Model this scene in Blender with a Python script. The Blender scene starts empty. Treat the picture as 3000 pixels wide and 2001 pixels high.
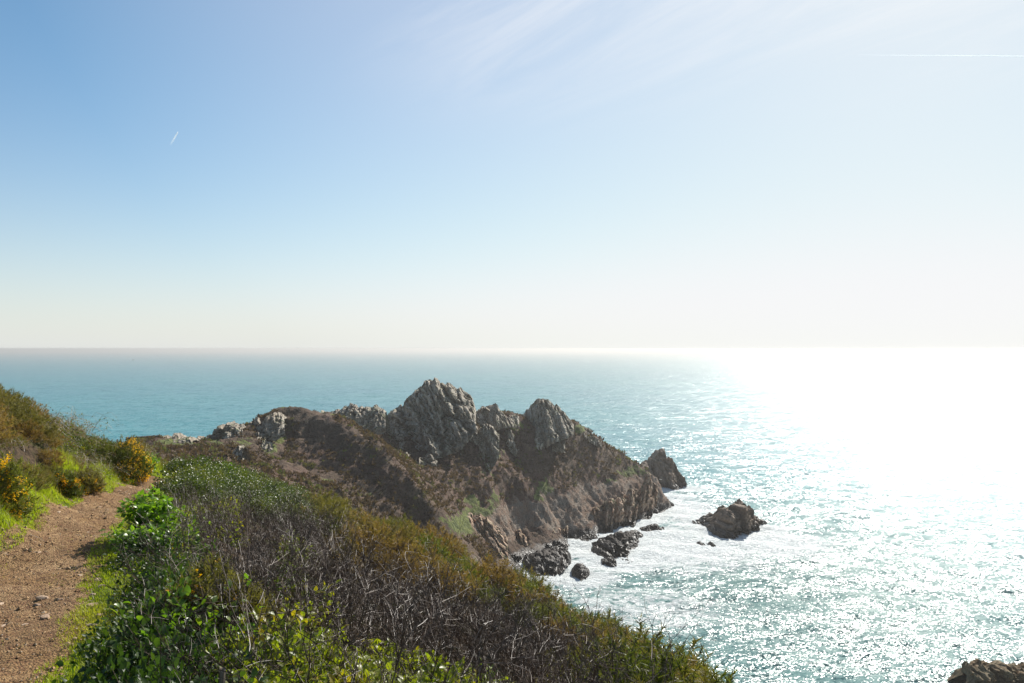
import bpy, math, random
import numpy as np
from mathutils import Vector
R = math.radians
sc = bpy.context.scene
COL = sc.collection
rng = np.random.default_rng(7)
random.seed(7)

# ------------------------------------------------------------------ camera, sky, sun, exposure
EYE = 60.0                       # eye height above the sea
F_ = 1828.6                      # focal length in units of the 2351 px wide layout grid
cam_d = bpy.data.cameras.new('camera'); cam = bpy.data.objects.new('camera', cam_d); COL.objects.link(cam)
cam.location = (0, 0, EYE); cam.rotation_euler = (R(90), 0, 0)
cam_d.lens = 28; cam_d.sensor_width = 36; cam_d.shift_y = 16 / 2351
cam_d.clip_start = 0.1; cam_d.clip_end = 300000
sc.camera = cam

SUN_AZ, SUN_EL = R(29), R(35)    # to the right of the view axis, above the frame
SDIR = Vector((math.sin(SUN_AZ) * math.cos(SUN_EL), math.cos(SUN_AZ) * math.cos(SUN_EL), math.sin(SUN_EL)))
sl = bpy.data.lights.new('sun', 'SUN'); so = bpy.data.objects.new('sun', sl); COL.objects.link(so)
sl.energy = 5.0; sl.angle = R(0.53); sl.color = (1.0, 0.955, 0.88)
so.rotation_euler = SDIR.to_track_quat('Z', 'Y').to_euler()
so.location = (100, 200, 300)

sc.view_settings.view_transform = 'Standard'; sc.view_settings.look = 'None'
sc.view_settings.gamma = 1; sc.view_settings.exposure = 0.55
sc.render.engine = 'CYCLES'
sc.cycles.use_denoising = True
try: sc.cycles.denoiser = 'OPENIMAGEDENOISE'
except Exception: pass
sc.cycles.max_bounces = 6; sc.cycles.diffuse_bounces = 3; sc.cycles.glossy_bounces = 2
sc.cycles.transmission_bounces = 3; sc.cycles.transparent_max_bounces = 12; sc.cycles.volume_bounces = 0
sc.cycles.sample_clamp_indirect = 4.0
sc.cycles.use_adaptive_sampling = False

world = bpy.data.worlds.new('World'); sc.world = world; world.use_nodes = True

class NT:
    """a few shorthands for building node trees"""
    def __init__(s, tree): s.t = tree; s.L = tree.links
    def n(s, typ, **kw):
        nd = s.t.nodes.new(typ)
        for k, v in kw.items():
            if k.startswith('i_'):
                key = k[2:]; key = int(key) if key.isdigit() else key.replace('_', ' ')
                s.put(nd.inputs[key], v)
            else: setattr(nd, k, v)
        return nd
    def put(s, sock, v):
        if isinstance(v, bpy.types.NodeSocket): s.L.new(v, sock)
        elif isinstance(v, bpy.types.Node): s.L.new(v.outputs[0], sock)
        else:
            if hasattr(sock.default_value, '__len__') and not hasattr(v, '__len__'): v = [v] * len(sock.default_value)
            if hasattr(sock.default_value, '__len__') and len(sock.default_value) == 4 and len(v) == 3: v = (*v, 1)
            sock.default_value = v
    def m(s, op, a, b=0.0, c=None, clamp=False):
        nd = s.n('ShaderNodeMath', operation=op, use_clamp=clamp); s.put(nd.inputs[0], a); s.put(nd.inputs[1], b)
        if c is not None: s.put(nd.inputs[2], c)
        return nd.outputs[0]
    def vm(s, op, a, b=None):
        nd = s.n('ShaderNodeVectorMath', operation=op); s.put(nd.inputs[0], a)
        if b is not None: s.put(nd.inputs[3 if op == 'SCALE' else 1], b)
        return nd.outputs['Value' if op in ('DOT_PRODUCT', 'LENGTH') else 'Vector']
    def mix(s, fac, a, b, blend='MIX'):
        nd = s.n('ShaderNodeMix', data_type='RGBA', blend_type=blend)
        s.put(nd.inputs[0], fac); s.put(nd.inputs[6], a); s.put(nd.inputs[7], b)
        return nd.outputs[2]
    def ramp(s, fac, lo, hi, a=0.0, b=1.0, smooth=True):
        nd = s.n('ShaderNodeMapRange', interpolation_type='SMOOTHSTEP' if smooth else 'LINEAR')
        for i, v in enumerate((fac, lo, hi, a, b)): s.put(nd.inputs[i], v)
        return nd.outputs[0]
    def noise(s, vec, scale, detail=3, rough=0.55, dist=0.0, col=False):
        nd = s.n('ShaderNodeTexNoise'); s.put(nd.inputs['Vector'], vec)
        nd.inputs['Scale'].default_value = scale; nd.inputs['Detail'].default_value = detail
        nd.inputs['Roughness'].default_value = rough; nd.inputs['Distortion'].default_value = dist
        return nd.outputs['Color' if col else 0]
    def mapv(s, vec, scale=(1, 1, 1), rot=(0, 0, 0), loc=(0, 0, 0)):
        nd = s.n('ShaderNodeMapping'); s.put(nd.inputs[0], vec)
        nd.inputs['Scale'].default_value = scale; nd.inputs['Rotation'].default_value = rot; nd.inputs['Location'].default_value = loc
        return nd.outputs[0]

# sky: Nishita, whitened by thin high haze round the sun, with thin cirrus
W = NT(world.node_tree)
bg = world.node_tree.nodes['Background']
sky = W.n('ShaderNodeTexSky', sky_type='NISHITA', sun_disc=False, sun_elevation=SUN_EL, sun_rotation=SUN_AZ,
          altitude=10.0, air_density=1.0, dust_density=0.4, ozone_density=2.5)
tc = W.n('ShaderNodeTexCoord')
dirn = W.vm('NORMALIZE', tc.outputs['Generated'])
sep = W.n('ShaderNodeSeparateXYZ', i_0=dirn)
cosun = W.vm('DOT_PRODUCT', dirn, tuple(SDIR))
elev = W.m('MAXIMUM', sep.outputs[2], 0.0)
near = W.ramp(cosun, 0.58, 0.98, smooth=False)
hor = W.m('MULTIPLY', W.m('POWER', W.m('SUBTRACT', 1.0, elev), 11.0), 0.85)
rgb = W.n('ShaderNodeSeparateColor', i_0=sky.outputs[0])
soft = [W.m('SMOOTH_MIN', W.m('MULTIPLY', rgb.outputs[i], W.ramp(near, 0.0, 0.7, W.ramp(elev, 0.08, 0.38, (0.95, 0.985, 1.0)[i], (0.80, 0.99, 1.0)[i]), (0.94, 1.0, 1.0)[i])), lim, 4.0) for i, lim in enumerate((7.6, 7.6, 7.8))]   # thin high haze evens the sky out
c1 = W.n('ShaderNodeCombineColor', i_0=soft[0], i_1=soft[1], i_2=soft[2]).outputs[0]
c1 = W.mix(W.m('MULTIPLY', near, 0.5), c1, (6.6, 6.9, 7.2))
c1 = W.mix(hor, c1, W.mix(near, (6.3, 6.55, 6.55), (8.4, 8.3, 8.1)))
# cirrus laid on a plane high overhead
den = W.m('ADD', elev, 0.06)
cx = W.m('DIVIDE', sep.outputs[0], den); cy = W.m('DIVIDE', sep.outputs[1], den)
cvec = W.n('ShaderNodeCombineXYZ', i_0=cx, i_1=cy).outputs[0]
cr = W.mapv(W.mapv(cvec, (1, 1, 1), (0, 0, R(146))), (3.0, 0.6, 1))
wisp = W.noise(cr, 1.0, 12, 0.72, 1.2)
veil = W.noise(W.mapv(W.mapv(cvec, (1, 1, 1), (0, 0, R(146))), (0.9, 0.4, 1), loc=(3, 1, 0)), 0.9, 4, 0.55, 0.5)
area = W.m('MULTIPLY', W.ramp(elev, 0.24, 0.38), W.ramp(sep.outputs[0], -0.24, 0.04))
fleck = W.ramp(W.m('ADD', wisp, W.m('MULTIPLY', W.m('SUBTRACT', veil, 0.5), 0.6)), 0.38, 0.72)
cfac = W.m('MULTIPLY', W.m('MULTIPLY', fleck, area), 0.36)
c1 = W.mix(cfac, c1, (7.9, 7.9, 8.0))
W.put(bg.inputs['Color'], c1); bg.inputs['Strength'].default_value = 0.085

# ------------------------------------------------------------------ helpers
def P3(u, v, D, h=0.0):
    return np.array(((u - 1175.5) / F_ * D, D, EYE - (v - 800) / F_ * D - h))
def proj(P):
    P = np.asarray(P); return 1175.5 + P[..., 0] / P[..., 1] * F_, 800 + (EYE - P[..., 2]) / P[..., 1] * F_
def hash3(ix, iy, iz, seed):
    h = (ix.astype(np.int64) * 374761393 + iy.astype(np.int64) * 668265263 + iz.astype(np.int64) * 2147483647 + seed * 974634777) & 0xffffffff
    h = ((h ^ (h >> 13)) * 1274126177) & 0xffffffff
    h = ((h ^ (h >> 16)) * 2246822519) & 0xffffffff
    return ((h ^ (h >> 15)) & 0xffffff) / 8388607.5 - 1.0
def vnoise(P, seed=0):
    P = np.asarray(P, float); i = np.floor(P).astype(np.int64); f = P - i; f = f * f * f * (f * (f * 6 - 15) + 10)
    out = 0
    for dx in (0, 1):
        wx = f[:, 0] if dx else 1 - f[:, 0]
        for dy in (0, 1):
            wy = f[:, 1] if dy else 1 - f[:, 1]
            for dz in (0, 1):
                wz = f[:, 2] if dz else 1 - f[:, 2]
                out = out + wx * wy * wz * hash3(i[:, 0] + dx, i[:, 1] + dy, i[:, 2] + dz, seed)
    return out
def fbm(P, octs=4, gain=0.5, seed=0, ridged=False):
    a, s, t = 1.0, 0.0, 0.0
    P = np.asarray(P, float)
    for k in range(octs):
        n = vnoise(P * 2.03 ** k + 17.3 * k, seed + k)
        if ridged: n = 1 - 2 * np.abs(n)
        s = s + a * n; t += a; a *= gain
    return s / t
def sst(x, a, b): t = np.clip((x - a) / (b - a), 0, 1); return t * t * (3 - 2 * t)
def unit(v): return v / np.maximum(np.linalg.norm(v, axis=-1, keepdims=True), 1e-9)

def mesh(name, V, F, mat=None, parent=None, smooth=False, attrs=None, mats=None, midx=None):
    """V (n,3); F a list of (m,3) or (m,4) index arrays"""
    if isinstance(F, np.ndarray): F = [F]
    me = bpy.data.meshes.new(name); V = np.asarray(V, np.float32)
    F = [np.asarray(f, np.int32) for f in F if len(f)]
    loops = np.concatenate([f.ravel() for f in F]); cnt = np.concatenate([np.full(len(f), f.shape[1], np.int32) for f in F])
    me.vertices.add(len(V)); me.vertices.foreach_set('co', V.ravel())
    me.loops.add(len(loops)); me.loops.foreach_set('vertex_index', loops)
    me.polygons.add(len(cnt)); me.polygons.foreach_set('loop_start', np.concatenate(([0], np.cumsum(cnt)[:-1])).astype(np.int32))
    if smooth: me.polygons.foreach_set('use_smooth', np.ones(len(cnt), bool))
    else: me.polygons.foreach_set('use_smooth', np.zeros(len(cnt), bool))
    for mm in (mats or [mat]): 
        if mm is not None: me.materials.append(mm)
    if midx is not None: me.polygons.foreach_set('material_index', np.asarray(midx, np.int32))
    for k, a in (attrs or {}).items():
        a = np.asarray(a, np.float32)
        if a.ndim == 1: me.attributes.new(k, 'FLOAT', 'POINT').data.foreach_set('value', a)
        else: me.attributes.new(k, 'FLOAT_COLOR', 'POINT').data.foreach_set('color', np.c_[a, np.ones(len(a))].astype(np.float32).ravel())
    me.update(calc_edges=True); me.validate()
    o = bpy.data.objects.new(name, me); COL.objects.link(o)
    if parent is not None: o.parent = parent
    return o
def tag(o, label=None, cat=None, group=None, kind=None):
    if label: o['label'] = label
    if cat: o['category'] = cat
    if group: o['group'] = group
    if kind: o['kind'] = kind
    return o
def thing(name, label, cat, loc=(0, 0, 0), group=None):
    o = bpy.data.objects.new(name, None); COL.objects.link(o); o.location = loc; o.empty_display_size = 0.2
    return tag(o, label, cat, group)
def dup(root, loc, rotz=0.0, scale=1.0, label=None, group=None, tilt=(0, 0)):
    r = root.copy(); COL.objects.link(r); r.location = loc; r.rotation_euler = (tilt[0], tilt[1], rotz)
    r.scale = (scale,) * 3 if not hasattr(scale, '__len__') else scale
    if label: r['label'] = label
    if group: r['group'] = group
    for ch in list(root.children):
        c = ch.copy(); COL.objects.link(c); c.parent = r
    return r
def grid_faces(nr, nc):
    i = np.arange(nr - 1)[:, None] * nc + np.arange(nc - 1)[None, :]; i = i.ravel()
    return np.c_[i, i + 1, i + nc + 1, i + nc]
def inpoly(u, v, poly):
    u = np.asarray(u); v = np.asarray(v); r = np.zeros(u.shape, bool); n = len(poly)
    for k in range(n):
        (x1, y1), (x2, y2) = poly[k], poly[(k + 1) % n]
        c = ((y1 > v) != (y2 > v)) & (u < (x2 - x1) * (v - y1) / (y2 - y1 + 1e-12) + x1); r ^= c
    return r

def material(name, build):
    m = bpy.data.materials.new(name); m.use_nodes = True; t = m.node_tree; t.nodes.clear()
    N = NT(t); out = N.n('ShaderNodeOutputMaterial'); r = build(N)
    N.put(out.inputs['Surface'], r); return m
def principled(N, col, rough=0.8, spec=0.3, normal=None, **kw):
    p = N.n('ShaderNodeBsdfPrincipled'); N.put(p.inputs['Base Color'], col); N.put(p.inputs['Roughness'], rough)
    N.put(p.inputs['Specular IOR Level'], spec)
    if normal is not None: N.put(p.inputs['Normal'], normal)
    for k, v in kw.items(): N.put(p.inputs[k.replace('_', ' ')], v)
    return p.outputs[0]
def bump(N, h, strength=0.5, dist=0.1):
    b = N.n('ShaderNodeBump'); N.put(b.inputs['Height'], h); b.inputs['Strength'].default_value = strength; b.inputs['Distance'].default_value = dist
    return b.outputs[0]

# ------------------------------------------------------------------ terrain surface: control points -> smooth height function
HL = [  # headland, (u, v, depth) on the visible surface
 (300,1013,176),(340,1012,176),(440,1018,184),(490,1000,190),(545,985,196),(600,955,201),(625,935,204),(650,924,206),(680,930,207),(700,943,207),
 (740,957,206),(765,968,204),(800,984,201),(830,1000,198),(870,1027,195),(900,1050,192),(930,1080,190),(960,1110,188),(985,1140,187),(1010,1170,192),
 (400,1060,120),(450,1090,118),(330,1040,120),(360,1035,150),(500,1050,158),(450,1040,168),(560,1060,168),(560,1020,186),
 (640,1010,199),(640,1060,186),(650,1100,170),(700,1000,201),(700,1050,193),(720,1100,180),(760,1030,197),(800,1060,192),(800,1110,181),(850,1090,187),(850,1140,182),
 (900,1120,186),(900,1170,181),(950,1160,185),(960,1200,184),(1000,1200,196),
 (740,962,238),(790,978,239),(860,1000,242),(840,1006,238),(880,1042,236),(935,1064,236),(1000,1052,243),(1060,1020,250),(1090,990,258),
 (930,985,262),(990,955,268),(1050,960,269),(1090,970,270),(1130,955,272),(1160,950,272),(1190,962,276),(1215,970,284),(1245,966,288),(1280,970,289),(1320,977,287),
 (1350,993,290),(1380,1012,294),(1410,1032,298),(1440,1056,300),(1470,1076,302),(1492,1088,304),(1510,1105,304),
 (1000,1080,228),(970,1090,222),(1040,1110,226),(1060,1160,220),(1090,1060,244),(1100,1110,234),(1140,1130,236),(1180,1060,260),(1160,1010,264),(1240,1030,268),(1300,1010,280),
 (1200,1110,248),(1250,1080,260),(1320,1060,276),(1380,1060,286),(1250,1140,250),(1300,1120,262),(1350,1110,274),(1400,1100,282),(1440,1100,292),
 (1080,1195,222),(1120,1200,226),(1155,1222,229),(1100,1240,221),(1140,1270,222),(1200,1190,243),(1180,1240,236),(1250,1190,251),(1300,1185,256),(1350,1165,268),(1400,1150,278),(1450,1140,288),
 (1230,1265,232),(1300,1240,250),(1400,1218,266),(1500,1180,294),(1530,1160,306)]
NEAR = [  # near hillside, (u, v, depth, plant height to take off)
 (0,895,15,.5),(-200,800,13,.3),(60,915,17,.4),(150,950,22,.4),(100,1000,19,.4),(200,1000,26,.4),(300,1010,38,.4),(250,1060,23,.5),(300,1060,24.5,.5),(60,1050,14.5,.4),
 (0,1100,12,.4),(0,1000,13.5,.4),(0,1190,10.5,0),(100,1125,15.5,0),(200,1112,18.5,0),(330,1088,22.5,0),
 (340,1150,9.5,.6),(450,1125,11,.6),(400,1112,31,0),(470,1112,30,.3),(540,1075,25,.7),(640,1122,26,.7),(740,1160,30,.6),(600,1190,12,.6),(450,1300,5.7,.5),(700,1300,8,.6),(850,1200,25,.6),
 (1000,1240,26,.8),(1190,1322,24,.8),(900,1350,9.5,.6),(1150,1430,9,.6),(1400,1452,17,.7),(1300,1500,7.5,.6),(1600,1575,13,.6),(1400,1568,6,.5),(1000,1500,5,.6),
 (800,1568,3.6,.6),(1200,1568,4.2,.5),(500,1500,3.6,.45),(380,1400,5.0,.45),(700,1200,20,.6),(300,1240,9.6,.25),(250,1400,6.6,.15),(200,1560,4.8,.1),(360,1120,36,.0),(440,1112,36,.6),(480,1105,38,.7)]
PATH = np.array([(-1.2,-6,1.75),(-2.3,0,1.95),(-3.1,3.4,2.12),(-3.78,5.5,2.285),(-4.72,7.5,2.46),(-5.55,9.5,2.6),(-6.45,11.7,2.81),(-7.6,14.5,3.02),(-8.75,18,3.35),(-9.8,21.5,3.76),(-10.75,25,4.28),(-11.2,28.5,4.75),(-10.6,33,5.6),(-9,38,7.2)])
HID = [  # parts of the ground the photograph does not show
 (0,0,58.3),(2,-4,58.4),(-6,-6,58.9),(5,3,56.6),(9,4,53),(-3,3,57.8),(14,12,45),(20,13,38),(30,20,24),(45,30,5),(25,5,33),(45,0,10),(55,60,-6),
 (12,-8,52),(-8,3,58.6),(-14,8,60),(-20,-4,60),(-14,14,59.3),(-18,22,57),(-25,20,56.5),(-30,35,50),(-24,45,49.5),(-45,35,40),(-70,60,8),(-60,10,40),
 (-12,40,51),(-25,60,45),(-14,60,41),(-38,90,40),(-22,90,34),(-6,45,40),(-3,40,46),(-2,60,22),(5,40,35),(8,60,15),(5,80,4),(-5,80,12),(-12,100,14),(0,110,-2),(-10,130,6),(10,140,-6),(-15,150,12),(-18,170,12),(-5,170,2),(4,185,-3),
 (25,90,-6),(40,140,-7),(60,200,-8),(20,180,-7),(22,205,-5),(45,230,-6),(85,290,-8),(75,330,-8),(100,240,-9),
 (40,355,-8),(10,340,-6),(-20,320,2),(-50,290,2),(-80,250,4),(-30,300,12),(-10,310,10),(20,325,3),(45,325,0),(-100,215,4),(-120,180,8),(-95,165,30),(-80,150,40),(-90,120,38),(-70,110,42),(-140,140,-4),(-130,100,8),(-110,70,2),
 (-60,240,24),(-75,215,28),(-48,262,24),(60,318,-4),(65,305,-6),(-150,260,-8),(-60,330,-8),(-160,60,-8),(-90,20,-8),(-120,-10,-8),(80,0,-8),(90,100,-9),(110,380,-9),(-160,380,-9)]
pts = [P3(*p) for p in HL] + [P3(*p) for p in NEAR] + [np.array((x, y, EYE - d)) for x, y, d in PATH] + [np.array(p, float) for p in HID]
pts = np.array(pts)
# half the path width, and its margins, are level across
pd = unit(np.gradient(PATH[:, :2], axis=0)); pn = np.c_[pd[:, 1], -pd[:, 0]]
for s, dz in ((0.65, 0.0), (-0.65, 0.0), (1.1, 0.06)):
    q = PATH.copy(); q[:, :2] += pn * s; pts = np.r_[pts, np.c_[q[2:12, :2], EYE - q[2:12, 2] + dz]]
def rbf_fit(X, Z, smooth):
    n = len(X); d = np.linalg.norm(X[:, None] - X[None], axis=-1)
    A = np.zeros((n + 3, n + 3)); A[:n, :n] = d - np.diag(smooth); A[:n, n] = 1; A[:n, n + 1:] = X; A[n, :n] = 1; A[n + 1:, :n] = X.T
    return np.linalg.solve(A, np.r_[Z, 0, 0, 0])
_sm = np.where(pts[:, 1] > 90, 0.5, 0.02)
_w = rbf_fit(pts[:, :2], pts[:, 2], _sm)
def base_z(x, y):
    x = np.asarray(x, float).ravel(); y = np.asarray(y, float).ravel(); out = np.empty(len(x))
    for a in range(0, len(x), 20000):
        b = slice(a, a + 20000); q = np.c_[x[b], y[b]]
        d = np.sqrt(((q[:, None] - pts[None, :, :2]) ** 2).sum(-1))
        out[b] = d @ _w[:len(pts)] + _w[-3] + q @ _w[-2:]
    return out
def path_st(x, y):
    """signed distance right of the path's middle, and the distance along it"""
    q = np.c_[np.ravel(x), np.ravel(y)]; best = np.full(len(q), 1e9); s = np.zeros(len(q)); t = np.zeros(len(q)); acc = 0
    for k in range(len(PATH) - 1):
        a, b = PATH[k, :2], PATH[k + 1, :2]; e = b - a; L = np.hypot(*e); e = e / L
        tt = np.clip((q - a) @ e, 0, L); c = a + tt[:, None] * e; d = q - c; dist = np.hypot(d[:, 0], d[:, 1])
        m = dist < best; best[m] = dist[m]; sg = np.sign(d[:, 0] * e[1] - d[:, 1] * e[0]); s[m] = (dist * sg)[m]; t[m] = acc + tt[m]; acc += L
    return s, t
def near_z(x, y):
    x = np.ravel(x); y = np.ravel(y); z = base_z(x, y); s, t = path_st(x, y)
    off = sst(np.abs(s), 0.5, 2.5); P = np.c_[x, y, 0 * x]
    return z + off * (0.16 * fbm(P * 0.55, 3, seed=3)) + (0.02 + 0.03 * off) * fbm(P * 3.1, 3, seed=5) + 0.012 * fbm(P * 14, 2, seed=6)
# ------------------------------------------------------------------ materials of rock, heath, sea
def geo_pos(N): return N.n('ShaderNodeNewGeometry').outputs['Position']
def attr(N, name): return N.n('ShaderNodeAttribute', attribute_name=name)

def rock_color(N, p, grey, warm, lich):
    a = N.noise(p, 0.35, 4, 0.6); b = N.noise(p, 1.7, 5, 0.65); c = N.noise(N.mapv(p, (1, 1, 0.25)), 3.0, 4, 0.7)
    col = N.mix(N.ramp(a, 0.35, 0.65), grey, warm)
    col = N.mix(N.ramp(b, 0.52, 0.72), col, lich)
    col = N.mix(N.m('MULTIPLY', N.ramp(c, 0.5, 0.3), 0.75), col, (0.03, 0.028, 0.026))
    return col, N.m('ADD', N.m('MULTIPLY', b, 0.6), N.m('MULTIPLY', c, 0.6))
def rock_mat(name, grey, warm, lich, wet=0.0, dist=0.35, turf=True):
    def b(N):
        p = geo_pos(N); col, h = rock_color(N, p, grey, warm, lich)
        if turf:   # moss and turf caught on ledges
            nz = N.n('ShaderNodeSeparateXYZ', i_0=N.n('ShaderNodeNewGeometry').outputs['Normal']).outputs[2]
            k = N.m('MULTIPLY', N.ramp(nz, 0.5, 0.8), N.ramp(N.noise(p, 0.5, 3), 0.42, 0.6))
            col = N.mix(k, col, N.mix(N.ramp(N.noise(p, 0.23, 2), 0.45, 0.6), (0.075, 0.085, 0.02), (0.06, 0.042, 0.026)))
        z = N.n('ShaderNodeSeparateXYZ', i_0=p).outputs[2]   # wet and black below the high-water mark
        tide = N.ramp(N.m('ADD', z, N.m('MULTIPLY', N.noise(p, 0.4, 3), 3.0)), 4.6 + wet, 2.6 + wet)
        col = N.mix(tide, col, (0.022, 0.018, 0.015))
        rough = N.ramp(tide, 0, 1, 0.85, 0.45)
        return principled(N, col, rough, 0.3, bump(N, h, 0.8, dist))
    return material(name, b)
M = {}
M['crag'] = rock_mat('lichened_granite', (0.40, 0.35, 0.28), (0.28, 0.225, 0.165), (0.54, 0.48, 0.39))
M['cliff'] = rock_mat('red_brown_cliff', (0.40, 0.28, 0.19), (0.35, 0.21, 0.13), (0.44, 0.37, 0.29))
M['stack'] = rock_mat('brown_sea_rock', (0.25, 0.185, 0.13), (0.20, 0.135, 0.09), (0.33, 0.26, 0.20), 0.0, turf=False)
M['wetrock'] = rock_mat('black_tidal_rock', (0.05, 0.04, 0.034), (0.04, 0.03, 0.022), (0.10, 0.085, 0.07), 1.0, 0.25, turf=False)
M['gold'] = rock_mat('gold_lichen_rock', (0.20, 0.15, 0.08), (0.17, 0.10, 0.04), (0.27, 0.22, 0.12), -4, turf=False)

def head(N):
    p = geo_pos(N); a = attr(N, 'mask'); sp = N.n('ShaderNodeSeparateColor', i_0=a.outputs['Color'])
    n1 = N.noise(p, 0.06, 4, 0.6); n2 = N.noise(p, 0.5, 5, 0.65); n3 = N.noise(p, 2.2, 4, 0.7)
    heath = N.mix(N.ramp(n1, 0.38, 0.62), (0.145, 0.080, 0.054), (0.108, 0.068, 0.042))
    heath = N.mix(N.ramp(n2, 0.46, 0.66), heath, (0.19, 0.125, 0.077))
    heath = N.mix(N.m('MULTIPLY', N.ramp(N.noise(p, 0.9, 4, 0.7), 0.55, 0.7), 0.7), heath, (0.065, 0.062, 0.022))
    heath = N.mix(N.m('MULTIPLY', N.ramp(n3, 0.48, 0.32), 0.8), heath, (0.016, 0.012, 0.009))
    green = N.mix(N.ramp(n2, 0.4, 0.6), (0.075, 0.095, 0.02), (0.16, 0.18, 0.04))
    gm = N.ramp(N.m('ADD', sp.outputs[1], N.m('MULTIPLY', N.m('SUBTRACT', n2, 0.5), 1.5)), 0.42, 0.6)
    col = N.mix(gm, heath, green)
    rc, h = rock_color(N, p, (0.25, 0.20, 0.155), (0.25, 0.155, 0.10), (0.33, 0.28, 0.22))
    rm = N.ramp(N.m('ADD', sp.outputs[0], N.m('MULTIPLY', N.m('SUBTRACT', n2, 0.5), 1.2)), 0.42, 0.58)
    col = N.mix(rm, col, rc)
    z = N.n('ShaderNodeSeparateXYZ', i_0=p).outputs[2]
    tide = N.ramp(N.m('ADD', z, N.m('MULTIPLY', n2, 3.0)), 4.6, 2.6)
    col = N.mix(tide, col, (0.022, 0.018, 0.015))
    return principled(N, col, N.ramp(tide, 0, 1, 0.9, 0.35), 0.3, bump(N, N.m('ADD', h, N.m('ADD', n2, n3)), 1.0, 0.7))
M['headland'] = material('headland_heath', head)

def sea_build(N):
    p = geo_pos(N)
    ps = N.mapv(p, (1, 1, 0), (0, 0, R(-17)))
    def slope(sc_, stretch, det):
        c = N.noise(N.mapv(ps, (sc_ * stretch, sc_, 1)), 1.0, det, 0.6, 0.3, col=True)
        return N.vm('SUBTRACT', c, (0.5, 0.5, 0.5))
    s = N.vm('SCALE', slope(0.07, 0.6, 3), 0.65)
    s = N.vm('ADD', s, N.vm('SCALE', slope(0.28, 0.6, 3), 1.15))
    s = N.vm('ADD', s, N.vm('SCALE', slope(0.9, 0.75, 2), 1.6))
    s = N.vm('ADD', s, N.vm('SCALE', slope(2.6, 0.8, 1), 1.5))
    ss = N.n('ShaderNodeSeparateXYZ', i_0=s)
    nrm = N.vm('NORMALIZE', N.n('ShaderNodeCombineXYZ', i_0=ss.outputs[0], i_1=ss.outputs[1], i_2=1.0).outputs[0])
    big = N.noise(p, 0.004, 3, 0.5); med = N.noise(N.mapv(ps, (0.02, 0.05, 1)), 1.0, 4, 0.6)
    col = N.mix(N.ramp(big, 0.35, 0.65), (0.004, 0.165, 0.208), (0.008, 0.19, 0.215))
    col = N.mix(N.ramp(med, 0.45, 0.7), col, (0.02, 0.21, 0.225))
    fo = attr(N, 'foam').outputs['Fac']; sh = attr(N, 'shallow').outputs['Fac']
    col = N.mix(N.m('MULTIPLY', sh, 0.85), col, (0.075, 0.155, 0.135))  # turbid inshore water, its colour greyed further toward the silvery sheen
    # foam: torn lace near the rocks, a few whitecaps far out
    wv = N.vm('ADD', p, N.vm('SCALE', N.vm('SUBTRACT', N.noise(p, 0.11, 3, 0.6, col=True), (0.5, 0.5, 0.5)), 9.0))
    f1 = N.noise(N.mapv(wv, (0.16, 0.34, 1), (0, 0, R(-20))), 1.0, 8, 0.7)
    lace = N.m('ABSOLUTE', N.m('SUBTRACT', N.noise(wv, 0.30, 7, 0.66), 0.5))
    fk = N.m('ADD', N.m('ADD', f1, N.m('MULTIPLY', fo, 0.58)), N.m('MULTIPLY', lace, -1.3))
    foam = N.m('MULTIPLY', N.ramp(fk, 0.50, 0.76), 0.92)
    foam = N.m('MULTIPLY', foam, N.ramp(fo, 0.02, 0.35))
    wc = N.noise(N.mapv(ps, (0.10, 0.28, 1)), 1.0, 3, 0.55); wc2 = N.noise(p, 0.012, 2, 0.5)
    caps = N.m('MULTIPLY', N.ramp(N.m('ADD', wc, N.m('MULTIPLY', wc2, 0.2)), 0.835, 0.87), 0.7)
    foam = N.m('MAXIMUM', foam, caps)
    water = principled(N, col, 0.29, 0.45, nrm, IOR=1.33)
    white = principled(N, N.mix(f1, (0.60, 0.66, 0.66), (0.90, 0.90, 0.88)), 0.7, 0.2, bump(N, f1, 1.0, 2.0))
    mx = N.n('ShaderNodeMixShader'); N.put(mx.inputs[0], foam); N.put(mx.inputs[1], water); N.put(mx.inputs[2], white)
    return mx.outputs[0]
M['sea'] = material('sea_water', sea_build)

# ------------------------------------------------------------------ headland terrain
xs = np.arange(-150, 95.01, 0.5); ys = np.arange(95, 365.01, 0.5)
XX, YY = np.meshgrid(xs, ys); x, y = XX.ravel(), YY.ravel()
zb = base_z(x, y)
Zg = zb.reshape(XX.shape)
k = np.array([1, 2, 3, 2, 1.]); k /= k.sum()
for ax in (0, 1):
    Zg = sum(w * np.roll(Zg, i - 2, ax) for i, w in enumerate(k))
gy, gx = np.gradient(Zg, 0.5); slope0 = np.hypot(gx, gy).ravel()
Pn = np.c_[x, y, Zg.ravel()]
cliff = sst(slope0, 0.75, 1.4) * sst(Zg.ravel(), 15, 7) + 0.35 * sst(slope0, 1.2, 2.0)
cliff = np.clip(cliff, 0, 1)
warp = np.c_[x + 0.4 * y, y - 0.3 * x, Zg.ravel()] 
rib = fbm(Pn * (0.13, 0.13, 0.05) + 0.35 * np.c_[vnoise(Pn * .07, 61), vnoise(Pn * .07, 62), 0 * x], 5, 0.6, 11, True)
gul = fbm(np.c_[x * 0.075 + 0.03 * y, y * 0.02 - 0.012 * x, 0 * x], 3, 0.5, 15, True)
tuft = fbm(Pn * 0.42, 3, 0.6, 21); tuft2 = fbm(Pn * 1.15, 2, 0.6, 25)
mid = fbm(Pn * 0.13, 3, 0.55, 27)
z = Zg.ravel() + (1 - cliff) * ((0.9 + 1.1 * sst(x, -40, -10)) * gul + 1.1 * mid + 0.75 * tuft + 0.5 * tuft2) + cliff * (1.9 * rib + 1.0 * fbm(Pn * (.45, .45, .25), 4, .6, 29, True) + 0.9 * tuft2)
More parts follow.
